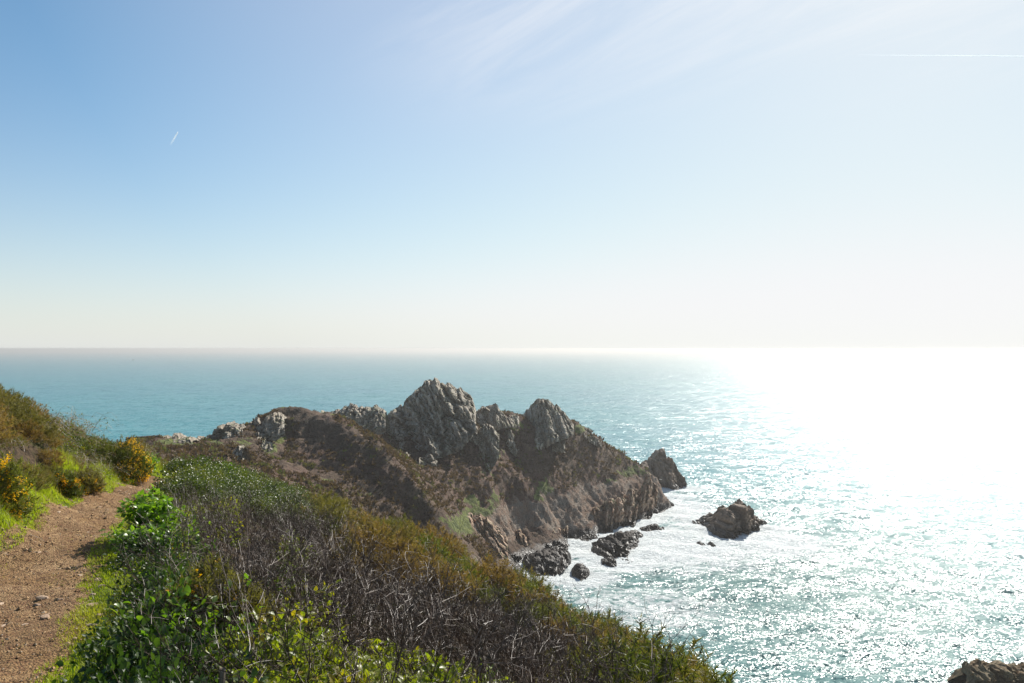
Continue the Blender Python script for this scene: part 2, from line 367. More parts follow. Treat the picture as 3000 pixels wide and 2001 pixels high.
z = np.where(zb < 0, np.minimum(z, zb * 0.5 + 0.4), z)
u, v = proj(np.c_[x, y, z])
g = np.zeros(len(x))
for (gu, gv, su, sv, am) in ((1100,1185,60,28,.95),(1060,1205,55,30,.85),(1085,1150,30,20,.7),(1190,1175,25,30,.6),(1340,1150,30,30,.6),(1420,1180,22,30,.7),(1135,1150,18,35,.7),(1250,1130,32,34,.8),(1290,1150,30,25,.5),(1400,1130,35,45,.75),(1450,1085,40,20,.8),(1480,1095,25,22,.7),(1020,1190,40,14,.5),
        (640,1000,22,22,.9),(620,1030,26,18,.8),(560,1015,40,16,.6),(400,1014,45,9,1.1),(500,1015,30,12,.7),(650,930,30,8,.7),(760,950,30,10,.4),(760,1100,40,10,.6),(1105,960,25,25,.7),(1180,975,28,22,.7),(1330,985,18,14,.9),(1010,1010,16,40,.5),
        (1140,1040,30,30,.5),(1120,1090,40,18,.45),(1370,1170,30,18,.5),(850,1135,30,8,.5),(960,1065,30,10,.5)):
    g = np.maximum(g, am * np.exp(-((u - gu) / su) ** 2 - ((v - gv) / sv) ** 2))
rk = np.clip(cliff * 0.9 + 0.25 * sst(slope0, 0.8, 1.3) * sst(z, 12, 5), 0, 1)
hl = mesh('headland', np.c_[x, y, z], grid_faces(len(ys), len(xs)), M['headland'], smooth=True, attrs={'mask': np.c_[rk, np.clip(g, 0, 1), 0 * g]})
tag(hl, kind='structure'); HEADZ, HEADR = z.copy(), np.maximum(rk, g * .9)
shore = np.c_[x, y][(np.abs(z) < 0.9)]
shore = shore[rng.permutation(len(shore))[:900]]

# ------------------------------------------------------------------ angular rock blocks
def icosphere(sub):
    t = (1 + 5 ** .5) / 2
    V = [(-1, t, 0), (1, t, 0), (-1, -t, 0), (1, -t, 0), (0, -1, t), (0, 1, t), (0, -1, -t), (0, 1, -t), (t, 0, -1), (t, 0, 1), (-t, 0, -1), (-t, 0, 1)]
    F = [(0,11,5),(0,5,1),(0,1,7),(0,7,10),(0,10,11),(1,5,9),(5,11,4),(11,10,2),(10,7,6),(7,1,8),(3,9,4),(3,4,2),(3,2,6),(3,6,8),(3,8,9),(4,9,5),(2,4,11),(6,2,10),(8,6,7),(9,8,1)]
    V = [tuple(np.array(a) / np.linalg.norm(a)) for a in V]
    for _ in range(sub):
        cache = {}; G = []
        def mid(a, b):
            kk = (min(a, b), max(a, b))
            if kk not in cache:
                q = np.array(V[a]) + np.array(V[b]); V.append(tuple(q / np.linalg.norm(q))); cache[kk] = len(V) - 1
            return cache[kk]
        for a, b, c in F:
            ab, bc, ca = mid(a, b), mid(b, c), mid(c, a); G += [(a, ab, ca), (b, bc, ab), (c, ca, bc), (ab, bc, ca)]
        F = G
    return np.array(V), np.array(F)
ICO = {s: icosphere(s) for s in (1, 2, 3, 4)}
def rotm(ax, ay, az):
    cx_, sx = math.cos(ax), math.sin(ax); cy_, sy = math.cos(ay), math.sin(ay); cz, sz = math.cos(az), math.sin(az)
    return np.array(((cz, -sz, 0), (sz, cz, 0), (0, 0, 1))) @ np.array(((cy_, 0, sy), (0, 1, 0), (-sy, 0, cy_))) @ np.array(((1, 0, 0), (0, cx_, -sx), (0, sx, cx_)))
def block(c, size, rot, sub=3, nplanes=11, rough=0.10, wav=0.5, rg=rng):
    D, F = ICO[sub]
    pl = unit(rg.normal(size=(nplanes, 3))); di = rg.uniform(0.62, 1.0, nplanes)
    ax = np.array([(1,0,0),(-1,0,0),(0,1,0),(0,-1,0),(0,0,1),(0,0,-1)], float) + rg.normal(size=(6, 3)) * 0.22
    pl = np.r_[pl, unit(ax)]; di = np.r_[di, rg.uniform(0.62, 0.85, 6)]
    r = np.min(np.where(D @ pl.T > 0.05, di / np.maximum(D @ pl.T, 0.05), 9), axis=1)
    V = (D * np.minimum(r, 1.25)[:, None]) * np.asarray(size) * 0.62
    V = V @ rotm(*rot).T + c
    m = float(np.mean(size))
    V = V + D @ rotm(*rot).T * (rough * m * fbm(V * (wav / m * 6), 3, 0.6, int(rg.integers(1e6))))[:, None]
    return V, F
def join(parts):
    VV, FF, o = [], [], 0
    for V, F in parts: VV.append(V); FF.append(F + o); o += len(V)
    return np.concatenate(VV), np.concatenate(FF)
ROCK_SPOTS = []
def worley(P, seed):
    """2-D cells: (cell number 0..1, edge gap F2-F1, offset from the cell's seed)"""
    i = np.floor(P).astype(np.int64); n = len(P); f1 = np.full(n, 9.0); f2 = np.full(n, 9.0); cid = np.zeros(n); off = np.zeros((n, 2))
    for dx in (-1, 0, 1):
        for dy in (-1, 0, 1):
            cx_, cy_ = i[:, 0] + dx, i[:, 1] + dy; zz_ = np.zeros(n, np.int64)
            q = np.c_[cx_ + .5 + .45 * hash3(cx_, cy_, zz_, seed), cy_ + .5 + .45 * hash3(cx_, cy_, zz_ + 1, seed)]
            d = P - q; r = np.hypot(d[:, 0], d[:, 1]); nw = r < f1
            f2 = np.where(nw, f1, np.minimum(f2, r)); off[nw] = d[nw]; cid = np.where(nw, hash3(cx_, cy_, zz_ + 2, seed), cid); f1 = np.where(nw, r, f1)
    return cid, f2 - f1, off
def slabs(P, w, h, lean, seed):
    """height of a surface broken into leaning slabs with cracks between them (in units of w)"""
    q = np.c_[(P[:, 0] - lean * P[:, 1]) / w, (P[:, 1] + 0.25 * P[:, 0]) / h]
    q = q + 0.35 * np.c_[vnoise(np.c_[q * .8, 0 * q[:, 0]], seed), vnoise(np.c_[q * .8, 0 * q[:, 0] + 7], seed)]
    c, e, o = worley(q, seed); c2, e2, o2 = worley(q * (2.3, 1.9) + 9, seed + 3); c3, e3, o3 = worley(q * (5.1, 4.3) + 5, seed + 6)
    a1 = np.sin(c * 40) * .9; b1 = np.cos(c * 71) * .5
    return (0.55 * c + a1 * o[:, 0] * .8 + (b1 + .35) * o[:, 1] * .8 - .65 * np.exp(-e * 9)
            + .42 * (.6 * c2 + np.sin(c2 * 50) * o2[:, 0] + (.4 + .6 * np.cos(c2 * 90)) * o2[:, 1] - .85 * np.exp(-e2 * 6))
            + .20 * (.6 * c3 + np.sin(c3 * 60) * o3[:, 0] + np.cos(c3 * 40) * o3[:, 1] - .7 * np.exp(-e3 * 7)))
def crag(name, label, top, bot, Dt, Db, n, w, hgt, mat, sea=False, lean=0.0, cat='rock', deep=0.8, group=None, thick=3.0, seed=1, res=None, amp=1.0, rnd=0.4, jag=0.95):
    """a solid rock body between two profiles: a broken front, a top with some thickness and a plainer back"""
    if name == 'tidal_rock': rnd, jag, amp, lean = 0.25, 0.45, 0.8, 1.1; w *= 1.2
    rg = np.random.default_rng(seed); tu, tv = np.array(top, float).T; bu, bv = np.array(bot, float).T
    u0, u1 = max(tu.min(), bu.min() if not sea else tu.min()), min(tu.max(), bu.max() if not sea else tu.max())
    mpp0 = (Db or 250) / F_; Wm = (u1 - u0) * mpp0; res = res or max(0.16, min(0.30, Wm / 60))
    nc = int(Wm / res) + 2; hm = (np.interp(np.linspace(u0, u1, 40), bu, bv) - np.interp(np.linspace(u0, u1, 40), tu, tv)).max() * mpp0
    nf = int(hm * 1.25 / res) + 6; nb = 14; nt = max(3, int(thick / res / 1.5))
    uu = np.linspace(u0, u1, nc); a = (uu - u0) / (u1 - u0)
    vt = np.interp(uu, tu, tv); vb = np.interp(uu, bu, bv)
    if sea: db = EYE * F_ / (vb - 800); dt = db + (Dt - Db)
    else: db = np.full(nc, float(Db)); dt = np.full(nc, float(Dt))
    curve = rnd * Wm * .5 * (1 - np.sqrt(np.clip(1 - (2 * a - 1) ** 2 * .98, 0, 1)))
    env = sst(np.minimum(a, 1 - a), 0, .06)
    rows = []
    zt = EYE - (vt - 800) * dt / F_
    zb_ = EYE - (vb - 800) * db / F_
    drop = 0.12 * hm + 1.0
    xs_ = lambda D: (uu - 1175.5) * D / F_
    tn = w * jag * (.5 * vnoise(np.c_[uu * mpp0 / w * .9, 0 * uu, 0 * uu + seed], seed) + .35 * np.sign(vnoise(np.c_[uu * mpp0 / w * 1.7, 0 * uu, 0 * uu + 3], seed)) * .6 + .3 * vnoise(np.c_[uu * mpp0 / w * 4, 0 * uu, 0 * uu + 9], seed) - .22) * env
    for k in range(nb):              # back, from the foot up
        f = k / nb; D = dt + thick + (1 - f) * ((dt - db) * .8 + 2 + .25 * Wm * rnd); D = D - curve * .5
        rows.append(np.c_[xs_(dt), D, zb_ - drop - 1 + (zt + tn * .6 - zb_ + drop + 1) * f ** .75])
    for k in range(nt):              # the top
        f = k / nt; rows.append(np.c_[xs_(dt), dt + thick * (1 - f), zt + tn * (.6 + .4 * f) - .0 * f])
    nf0 = len(rows)
    for k in range(nf):              # the front
        f = k / (nf - 1); g = f * (1 + drop / max(hm, .1)); D = dt + (db - dt) * np.minimum(g, 1.0) ** .85 - .35 * drop * max(0, g - 1) + curve * min(1, .3 + f)
        z_ = zt + tn * (1 - min(1, f * 5)) + (zb_ - drop - zt) * f
        rows.append(np.c_[xs_(D - curve * min(1, .3 + f)), D, z_])
    V = np.array(rows); nr = len(rows); V = V.reshape(-1, 3)
    S = slabs(np.c_[V[:, 0] + .35 * V[:, 1], V[:, 2]], w, hgt, lean, seed)
    amp_ = w * .85 * amp * np.minimum(1, np.tile(env, nr) + .15)
    S2 = fbm(V * (1.3 / w * 2), 4, .6, seed + 20)
    rowk = np.repeat(np.arange(nr), nc); fr = sst(rowk, nf0 - nt - 2, nf0 + 3)
    V = V + np.c_[S * amp_ * .12 * np.sin(V[:, 2] * 3), -(S * amp_ + .22 * w * amp * S2) * (.35 + .65 * fr), amp_ * (.14 * S + .18 * S2)]
    F = grid_faces(nr, nc)
    o = mesh(name, V, F, mat); tag(o, label, cat, group)
    if sea:
        for q in np.linspace(0, 1, max(3, int((u1 - u0) / 6))):
            vv = np.interp(u0 + q * (u1 - u0), bu, bv); D = EYE * F_ / (vv - 800); ROCK_SPOTS.append(((u0 + q * (u1 - u0) - 1175.5) / F_ * D, D))
    return o
crag('rock_outcrop', 'tallest grey granite crag on the headland, a broad dome of vertical slabs',
     [(838,998),(850,978),(870,960),(885,950),(900,940),(930,912),(952,893),(968,885),(990,881),(1012,880),(1035,884),(1060,890),(1078,903),(1086,925),(1092,945)],
     [(838,1005),(880,1040),(930,1055),(960,1042),(1000,1030),(1050,1012),(1080,985),(1092,962)], 262, 240, 120, 4.2, 13, M['crag'], lean=-0.16, thick=5, amp=1.15, jag=.6, rnd=.2, cat='rock outcrop', seed=3)
crag('rock_outcrop', 'pointed grey crag second from the sea end of the headland ridge',
     [(1192,962),(1210,946),(1225,930),(1240,918),(1255,921),(1275,932),(1290,945),(1305,958),(1318,976)],
     [(1192,985),(1215,1010),(1240,1025),(1262,1002),(1290,992),(1318,980)], 280, 268, 60, 3.6, 11, M['crag'], thick=5, jag=.65, rnd=.2, lean=.15, cat='rock outcrop', seed=4)
crag('rock_outcrop', 'jagged low rock teeth on the crest between the two big crags',
     [(1086,948),(1100,938),(1112,930),(1130,925),(1145,935),(1156,946),(1170,953),(1192,958)], [(1086,1000),(1110,990),(1150,970),(1192,968)], 270, 262, 40, 2.0, 5, M['crag'], cat='rock outcrop', seed=5)
crag('rock_outcrop', 'tilted grey slabs in the saddle left of the tallest crag',
     [(735,943),(770,937),(800,929),(820,936),(845,931),(862,925),(872,937),(884,947)], [(735,950),(800,962),(850,985),(884,975)], 244, 237, 40, 2.2, 4.5, M['crag'], lean=0.9, jag=.8, rnd=.15, cat='rock outcrop', seed=6)
crag('rock_outcrop', 'pale knobbly outcrop on the lower left ridge beside the sea',
     [(445,1013),(480,997),(500,985),(530,967),(545,968),(556,984)], [(445,1022),(500,1040),(535,1040),(556,1020)], 192, 185, 45, 1.5, 2.6, M['crag'], lean=0.7, jag=.9, rnd=.15, amp=1.2, cat='rock outcrop', seed=7)
crag('rock_outcrop', 'rounded grey outcrop under the left flank of the grassy summit',
     [(558,984),(585,968),(610,956),(635,945),(652,962)], [(558,1010),(600,1004),(630,996),(652,985)], 199, 192, 32, 1.5, 2.6, M['crag'], lean=0.7, jag=.9, rnd=.15, amp=1.2, cat='rock outcrop', seed=8)
crag('rock_outcrop', 'small grey outcrop in turf at the right end of the dark wall',
     [(358,1007),(372,1001),(386,999),(400,1001),(420,1004),(440,1013)], [(358,1010),(400,1018),(440,1018)], 178, 173, 30, 1.5, 2.2, M['crag'], lean=0.3, cat='rock outcrop', seed=9)
crag('rock_outcrop', 'grey blocks half sunk in heath at the right foot of the tallest crag', [(1045,1035),(1060,1022),(1080,1020),(1098,1034)], [(1045,1060),(1070,1066),(1098,1058)], 250, 244, 9, 2.2, 4, M['crag'], cat='rock outcrop', seed=31)
crag('rock_outcrop', 'long grey buttress on the slope left below the pointed crag', [(1150,985),(1162,975),(1178,978),(1192,1000)], [(1150,1030),(1170,1042),(1192,1030)], 268, 260, 9, 2.4, 5, M['crag'], cat='rock outcrop', seed=32)
crag('rock_outcrop', 'small grey knuckle on the seaward side below the pointed crag', [(1268,1008),(1282,998),(1298,1010)], [(1268,1026),(1298,1030)], 274, 270, 9, 1.8, 3, M['crag'], cat='rock outcrop', seed=33)
crag('rock_outcrop', 'low grey rocks on the skyline ridge running down to the point', [(1322,982),(1336,976),(1350,988),(1366,1000),(1382,1012)], [(1322,992),(1350,1004),(1382,1022)], 290, 286, 9, 1.8, 2.4, M['crag'], cat='rock outcrop', seed=34)
crag('rock_outcrop', 'little pale rocks on the turf below the rounded outcrop', [(572,1012),(590,1001),(606,1004),(624,1012)], [(572,1024),(600,1030),(624,1026)], 192, 188, 9, 1.5, 2.4, M['crag'], lean=.5, cat='rock outcrop', seed=35)
crag('rock_fin', 'single dark upright fin of rock just above the ivy knoll', [(515,1058),(530,1044),(542,1030),(555,1029)], [(515,1064),(555,1066)], 164, 161, 12, 1.4, 3.2, M['crag'], lean=0.5, cat='rock', seed=10)
crag('rock_outcrop', 'broken grey rib of rock running down below the two crags',
     [(1078,985),(1095,978),(1110,975),(1130,980),(1146,1000)], [(1078,1050),(1100,1076),(1125,1068),(1146,1030)], 254, 245, 30, 1.9, 4, M['crag'], rnd=.2, cat='rock outcrop', seed=11)
crag('boulder', 'lone square boulder on the heath below the tallest crag', [(962,1052),(975,1046),(990,1046),(1003,1062)], [(962,1070),(1003,1074)], 232, 230, 5, 3.4, 4, M['crag'], cat='boulder', jag=.25, seed=12)
crag('boulder', 'small dark boulder perched on the spur edge under the tallest crag', [(918,1042),(930,1040),(940,1046)], [(918,1052),(940,1056)], 226, 225, 3, 2.0, 2, M['crag'], cat='boulder', jag=.25, seed=13)
crag('cliff_face', 'grey cliff topped with green ivy nearest the viewer above the black shore rocks',
     [(1012,1190),(1040,1182),(1070,1176),(1100,1184),(1130,1200),(1150,1218),(1168,1245)], [(1012,1225),(1050,1255),(1090,1275),(1130,1290),(1166,1296)], 220, 211, 60, 3.2, 8, M['cliff'], lean=-0.3, cat='cliff', rnd=.15, jag=.5, seed=14)
crag('cliff_face', 'reddish cliff at the back of the cove with a dark cave beside it',
     [(1168,1238),(1200,1218),(1250,1200),(1285,1195),(1305,1210)], [(1168,1290),(1230,1268),(1285,1255),(1305,1250)], 236, 229, 55, 3.6, 8, M['cliff'], sea=True, cat='cliff', seed=15)
crag('cliff_face', 'long orange brown sea cliff under the point of the headland',
     [(1335,1200),(1365,1175),(1400,1150),(1430,1130),(1465,1120),(1490,1092),(1505,1108),(1520,1130),(1534,1150)], [(1335,1238),(1400,1222),(1450,1208),(1500,1186),(1534,1166)], 274, 266, 110, 4.0, 11, M['cliff'], sea=True, lean=0.5, cat='cliff', seed=16)
crag('sea_stack', 'farther conical sea stack just off the point of the headland',
     [(1468,1078),(1485,1060),(1500,1052),(1512,1046),(1525,1043),(1540,1053),(1552,1068),(1560,1085),(1568,1096),(1580,1114)], [(1468,1118),(1500,1118),(1540,1122),(1580,1123)], 348, 340, 60, 5, 9, M['stack'], sea=True, cat='sea stack', thick=8, seed=17)
crag('sea_stack', 'brown sea stack with a pointed horn standing alone in the foam',
     [(1610,1212),(1628,1192),(1650,1182),(1668,1166),(1688,1161),(1702,1158),(1710,1146),(1720,1160),(1735,1178),(1750,1183),(1764,1200)], [(1610,1218),(1640,1230),(1680,1238),(1720,1229),(1764,1214)], 262, 254, 60, 4.6, 8, M['stack'], sea=True, cat='sea stack', thick=6, seed=18)
crag('tidal_rock', 'big black whaleback rock awash in foam below the sea cliff', [(1346,1258),(1370,1242),(1400,1229),(1440,1219),(1465,1222),(1482,1233)], [(1346,1264),(1370,1280),(1400,1290),(1440,1282),(1482,1240)], 252, 242, 55, 3.0, 3, M['wetrock'], sea=True, lean=0.5, cat='rock', seed=19)
crag('tidal_rock', 'black slabby rock shelf at the foot of the cove cliff', [(1188,1300),(1210,1282),(1240,1268),(1280,1262),(1306,1268),(1316,1284)], [(1188,1312),(1230,1328),(1270,1326),(1306,1312),(1316,1296)], 230, 219, 70, 3.0, 3.2, M['wetrock'], sea=True, lean=0.4, cat='rock', seed=20)
crag('tidal_rock', 'small black rock in foam right of the rock shelf', [(1310,1320),(1325,1302),(1340,1297),(1354,1312)], [(1310,1326),(1335,1337),(1354,1326)], 216, 212, 14, 1.6, 1.8, M['wetrock'], sea=True, cat='rock', seed=21)
crag('tidal_rock', 'thin black reef between the whaleback rock and the sea cliff', [(1470,1219),(1490,1211),(1510,1206),(1526,1213)], [(1470,1223),(1500,1223),(1526,1218)], 268, 265, 14, 1.8, 1.3, M['wetrock'], sea=True, cat='rock', seed=22)
crag('tidal_rock', 'low flat rock touching the left side of the horned stack', [(1592,1200),(1612,1193),(1635,1180),(1646,1186)], [(1592,1204),(1646,1203)], 276, 273, 12, 2.0, 1.6, M['stack'], sea=True, cat='rock', seed=23)
crag('tidal_rock', 'tiny rock tip in foam below the left end of the horned stack', [(1604,1251),(1612,1247),(1620,1251)], [(1604,1253),(1620,1255)], 242, 241, 4, 1.0, 0.9, M['wetrock'], sea=True, cat='rock', seed=24)
crag('tidal_rock', 'second tiny rock tip right of the first below the horned stack', [(1628,1252),(1636,1249),(1644,1253)], [(1628,1255),(1644,1257)], 242, 241, 3, 0.9, 0.8, M['wetrock'], sea=True, cat='rock', seed=29)
crag('tidal_rock', 'black rock half hidden behind the gorse at the near end of the cove', [(1128,1290),(1150,1282),(1172,1290),(1190,1302)], [(1128,1312),(1160,1318),(1190,1322)], 222, 215, 25, 2.4, 3, M['wetrock'], sea=True, cat='rock', seed=25)
crag('tidal_rock', 'little dark rock at the very tip of the headland', [(1528,1152),(1538,1148),(1548,1158)], [(1528,1164),(1548,1163)], 304, 302, 6, 1.8, 1.6, M['stack'], sea=True, cat='rock', seed=26)
crag('tidal_rock', 'black low rock in the foam just below the whaleback rock', [(1382,1290),(1398,1284),(1416,1290)], [(1382,1296),(1416,1300)], 226, 224, 7, 1.3, 1.0, M['wetrock'], sea=True, cat='rock', seed=27)
crag('tidal_rock', 'smallest black rock right of the low rock below the whaleback', [(1432,1291),(1442,1287),(1452,1290)], [(1432,1295),(1452,1295)], 226, 224, 4, 1.0, 0.9, M['wetrock'], sea=True, cat='rock', seed=30)
crag('tidal_rock', 'dark reef rock joining the shelf to the foot of the cove cliff', [(1225,1258),(1250,1248),(1285,1246),(1305,1254)], [(1225,1270),(1265,1270),(1305,1264)], 240, 237, 4, 1.8, 1.6, M['wetrock'], sea=True, cat='rock', seed=36)
crag('tidal_rock', 'rubble of dark rock left of the shelf under the near cliff', [(1158,1276),(1176,1270),(1196,1280),(1204,1288)], [(1158,1296),(1180,1298),(1204,1296)], 226, 223, 4, 1.6, 1.4, M['wetrock'], sea=True, cat='rock', seed=37)
crag('tidal_rock', 'flat black ledge at the foot of the orange cliff above the whaleback rock', [(1322,1238),(1340,1232),(1362,1230),(1380,1232)], [(1322,1246),(1350,1244),(1380,1238)], 258, 255, 4, 1.6, 1.2, M['wetrock'], sea=True, cat='rock', seed=38)
crag('shore_rock', 'gold lichened rock rising into the bottom right corner', [(2228,1556),(2240,1536),(2262,1528),(2285,1535),(2300,1540),(2318,1530),(2335,1534),(2360,1548),(2420,1540),(2460,1560)], [(2228,1640),(2460,1640)], 134, 128, 70, 2.2, 3.0, M['gold'], sea=True, cat='rock', seed=28)

# ------------------------------------------------------------------ sea
def axis(lo, hi, step, far, g=1.22):
    a = [lo]; d = step
    while a[-1] > -far: d *= g; a.append(a[-1] - d)
    b = [hi]; d = step
    while b[-1] < far: d *= g; b.append(b[-1] + d)
    return np.r_[np.array(a[::-1])[:-1], np.arange(lo, hi, step), np.array(b)]
sx, sy = axis(-20, 150, 0.9, 90000), axis(120, 400, 0.9, 90000)
SX, SY = np.meshgrid(sx, sy); x, y = SX.ravel(), SY.ravel()
reg = (x > -30) & (x < 170) & (y > 110) & (y < 420)
src = np.r_[shore[(shore[:, 0] > -30)], np.array(ROCK_SPOTS)]
dm = np.full(len(x), 1e3); idx = np.nonzero(reg)[0]
for a in range(0, len(idx), 4000):
    ii = idx[a:a + 4000]; dm[ii] = np.sqrt(((np.c_[x, y][ii][:, None] - src[None]) ** 2).sum(-1)).min(1)
foam = 1.0 * np.exp(-(dm / 7.0) ** 1.5)
foam = np.maximum(foam, 0.80 * np.exp(-((x - 47) / 30) ** 2 - ((y - 240) / 26) ** 2))
foam = np.maximum(foam, 0.72 * np.exp(-((x - 78) / 22) ** 2 - ((y - 246) / 18) ** 2))
foam = np.maximum(foam, 0.75 * np.exp(-((x - 62) / 16) ** 2 - ((y - 300) / 40) ** 2))
foam = np.maximum(foam, 0.42 * np.exp(-((x - 28) / 26) ** 2 - ((y - 185) / 22) ** 2))
sh = np.exp(-((x - 60) / 110) ** 2 - ((y - 200) / 150) ** 2)
z = np.where(reg, 0.22 * np.sin(x * .25 + y * .42) + 0.18 * np.sin(x * .11 - y * .31 + 1) + 0.35 * foam * fbm(np.c_[x, y, 0 * x] * .5, 3, seed=31), 0)
edge = np.minimum.reduce([sst(x, -30, -10), sst(x, 170, 140), sst(y, 110, 130), sst(y, 420, 385)])
sea = mesh('sea', np.c_[x, y, z * edge], grid_faces(len(sy), len(sx)), M['sea'], smooth=True, attrs={'foam': foam, 'shallow': sh})
tag(sea, kind='structure')

# ------------------------------------------------------------------ haze over the sea
hz = bpy.data.materials.new('sea_haze'); hz.use_nodes = True; hz.node_tree.nodes.clear(); H = NT(hz.node_tree)
ho = H.n('ShaderNodeOutputMaterial'); vol = H.n('ShaderNodeVolumePrincipled')
vol.inputs['Color'].default_value = (0.72, 0.705, 0.68, 1); vol.inputs['Density'].default_value = 0.00021; vol.inputs['Anisotropy'].default_value = 0.45
H.put(ho.inputs['Volume'], vol.outputs[0])
try: hz.cycles.homogeneous_volume = True
except Exception: pass
B = 95000.0; zb_, zt_ = -14.0, 61.3
hv = np.array([(sx_, sy_, z_) for z_ in (zb_, zt_) for sx_, sy_ in ((-B, -B), (B, -B), (B, B), (-B, B))])
haze = mesh('haze', hv, np.array([(3, 2, 1, 0), (4, 5, 6, 7), (0, 1, 5, 4), (1, 2, 6, 5), (2, 3, 7, 6), (3, 0, 4, 7)]), hz)
tag(haze, kind='stuff')
# ------------------------------------------------------------------ near hillside and path
def axis2(lo, hi, step, a0, b0, g=1.06, mx=1.2):
    a = [lo]; d = step
    while a[-1] > a0: d = min(d * g, mx); a.append(a[-1] - d)
    b = [hi]; d = step
    while b[-1] < b0: d = min(d * g, mx); b.append(b[-1] + d)
    return np.r_[np.array(a[::-1])[:-1], np.arange(lo, hi, step), np.array(b)]
gx_ = axis2(-13, 1.5, 0.09, -75, 55); gy_ = axis2(3.0, 27, 0.09, -9, 95.6)
GX, GY = np.meshgrid(gx_, gy_); x, y = GX.ravel(), GY.ravel()
z = near_z(x, y); s, t = path_st(x, y)
z = z - 0.05 * sst(np.abs(s), 0.85, 0.40) * (y < 36)          # the path sheet lies in this shallow bed
z[y > 95.3] -= 0.4
verge = np.maximum(sst(s, -1.35, -0.9) * sst(s, -0.3, -0.6), sst(s, 0.4, 0.6) * sst(s, 1.9, 1.2)) * sst(np.hypot(x, y), 45, 30)
def ground_b(N):
    p = geo_pos(N); a = attr(N, 'verge').outputs['Fac']
    n1 = N.noise(p, 1.3, 4, 0.6); n2 = N.noise(p, 9, 5, 0.7)
    soil = N.mix(N.ramp(n2, 0.35, 0.7), (0.028, 0.02, 0.013), (0.10, 0.068, 0.04))
    soil = N.mix(N.ramp(n1, 0.5, 0.7), soil, (0.045, 0.05, 0.014))
    gr = N.mix(N.ramp(n2, 0.4, 0.65), (0.05, 0.085, 0.012), (0.13, 0.15, 0.03))
    gr = N.mix(N.ramp(n1, 0.56, 0.70), gr, (0.15, 0.10, 0.055))
    col = N.mix(N.ramp(N.m('ADD', a, N.m('MULTIPLY', N.m('SUBTRACT', n2, 0.5), 0.8)), 0.35, 0.6), soil, gr)
    return principled(N, col, 0.95, 0.1, bump(N, n2, 0.8, 0.03))
M['ground'] = material('hillside_ground', ground_b)
gr = mesh('hillside', np.c_[x, y, z], grid_faces(len(gy_), len(gx_)), M['ground'], smooth=True, attrs={'verge': verge})
tag(gr, kind='structure')

# the path: a gravelled sheet with ragged edges
acc = np.r_[0, np.cumsum(np.hypot(*np.diff(PATH[:, :2], axis=0).T))]
tt = np.arange(2.0, acc[-1] - 2, 0.045); ww = np.linspace(-0.78, 0.78, 41)
def path_at(tt):
    # smooth centreline through the path points
    from numpy import interp
    X = np.array([np.mean([interp(tt + o, acc, PATH[:, k]) for o in (-1.2, -.6, 0, .6, 1.2)], axis=0) for k in (0, 1)]).T
    d = unit(np.gradient(X, axis=0)); return X, np.c_[d[:, 1], -d[:, 0]]
pc, pnm = path_at(tt)
q = pc[:, None] + pnm[:, None] * ww[None, :, None]
q = q.reshape(-1, 2); sw = np.tile(ww, len(tt))
Pq = np.c_[q, 0 * sw]
zz = near_z(q[:, 0], q[:, 1]) + 0.012 * fbm(Pq * 6, 3, seed=41) + 0.010 * fbm(Pq * 22, 2, 0.7, 43) + 0.016
wf = 1 - .30 * sst(np.repeat(pc[:, 1], len(ww)), 12.5, 17)
wob = 0.50 * wf + 0.02 * (sw > 0) + 0.08 * fbm(Pq * 1.1, 2, 0.6, seed=45) + .07 * fbm(Pq * 5, 3, .7, seed=46)
zz -= 0.085 * sst(np.abs(sw), wob, wob + 0.25)
def path_b(N):
    p = geo_pos(N); n1 = N.noise(p, 1.1, 4, 0.6); n2 = N.noise(p, 14, 4, 0.7); n3 = N.noise(p, 60, 3, 0.7)
    vo = N.n('ShaderNodeTexVoronoi', i_0=p); vo.inputs['Scale'].default_value = 55
    col = N.mix(N.ramp(n1, 0.35, 0.65), (0.25, 0.145, 0.058), (0.38, 0.245, 0.122))
    col = N.mix(N.m('MULTIPLY', N.ramp(N.noise(p, 0.7, 3, 0.6), 0.48, 0.62), 0.6), col, (0.19, 0.115, 0.055))
    col = N.mix(N.ramp(n2, 0.42, 0.66), col, (0.16, 0.08, 0.038))
    col = N.mix(0.45, col, N.n('ShaderNodeSeparateColor', i_0=vo.outputs['Color']).outputs[0], 'SOFT_LIGHT')
    col = N.mix(N.m('MULTIPLY', N.ramp(n3, 0.46, 0.34), 0.7), col, (0.08, 0.04, 0.022))
    return principled(N, col, 0.9, 0.2, bump(N, N.m('ADD', n3, N.m('SUBTRACT', 1.0, vo.outputs[0])), 0.9, 0.02))
M['path'] = material('gravel_path', path_b)
pa = mesh('path', np.c_[q, zz], grid_faces(len(tt), len(ww)), M['path'], smooth=True); tag(pa, kind='structure')

# ------------------------------------------------------------------ plant materials
def leaf_mat(name, a, b, c=None, trans=0.45, rough=0.42, spec=0.5, freq=6.0, tint=0.5):
    def bld(N):
        p = geo_pos(N); oi = N.n('ShaderNodeObjectInfo').outputs['Random']
        n = N.noise(p, freq, 2, 0.6); n0 = N.noise(p, freq * 0.2, 2)
        col = N.mix(N.ramp(N.m('ADD', N.m('MULTIPLY', n, 0.75), N.m('MULTIPLY', oi, 0.25)), 0.3, 0.68), a, b)
        if c: col = N.mix(N.ramp(n0, 0.53, 0.68), col, c)
        pr = principled(N, col, rough, spec)
        if not trans: return pr
        tr = N.n('ShaderNodeBsdfTranslucent'); N.put(tr.inputs[0], N.mix(1.0, col, (1.35, 1.5, 0.55), 'MULTIPLY'))
        mx = N.n('ShaderNodeMixShader'); mx.inputs[0].default_value = trans
        N.put(mx.inputs[1], pr); N.put(mx.inputs[2], tr.outputs[0]); return mx.outputs[0]
    return material(name, bld)
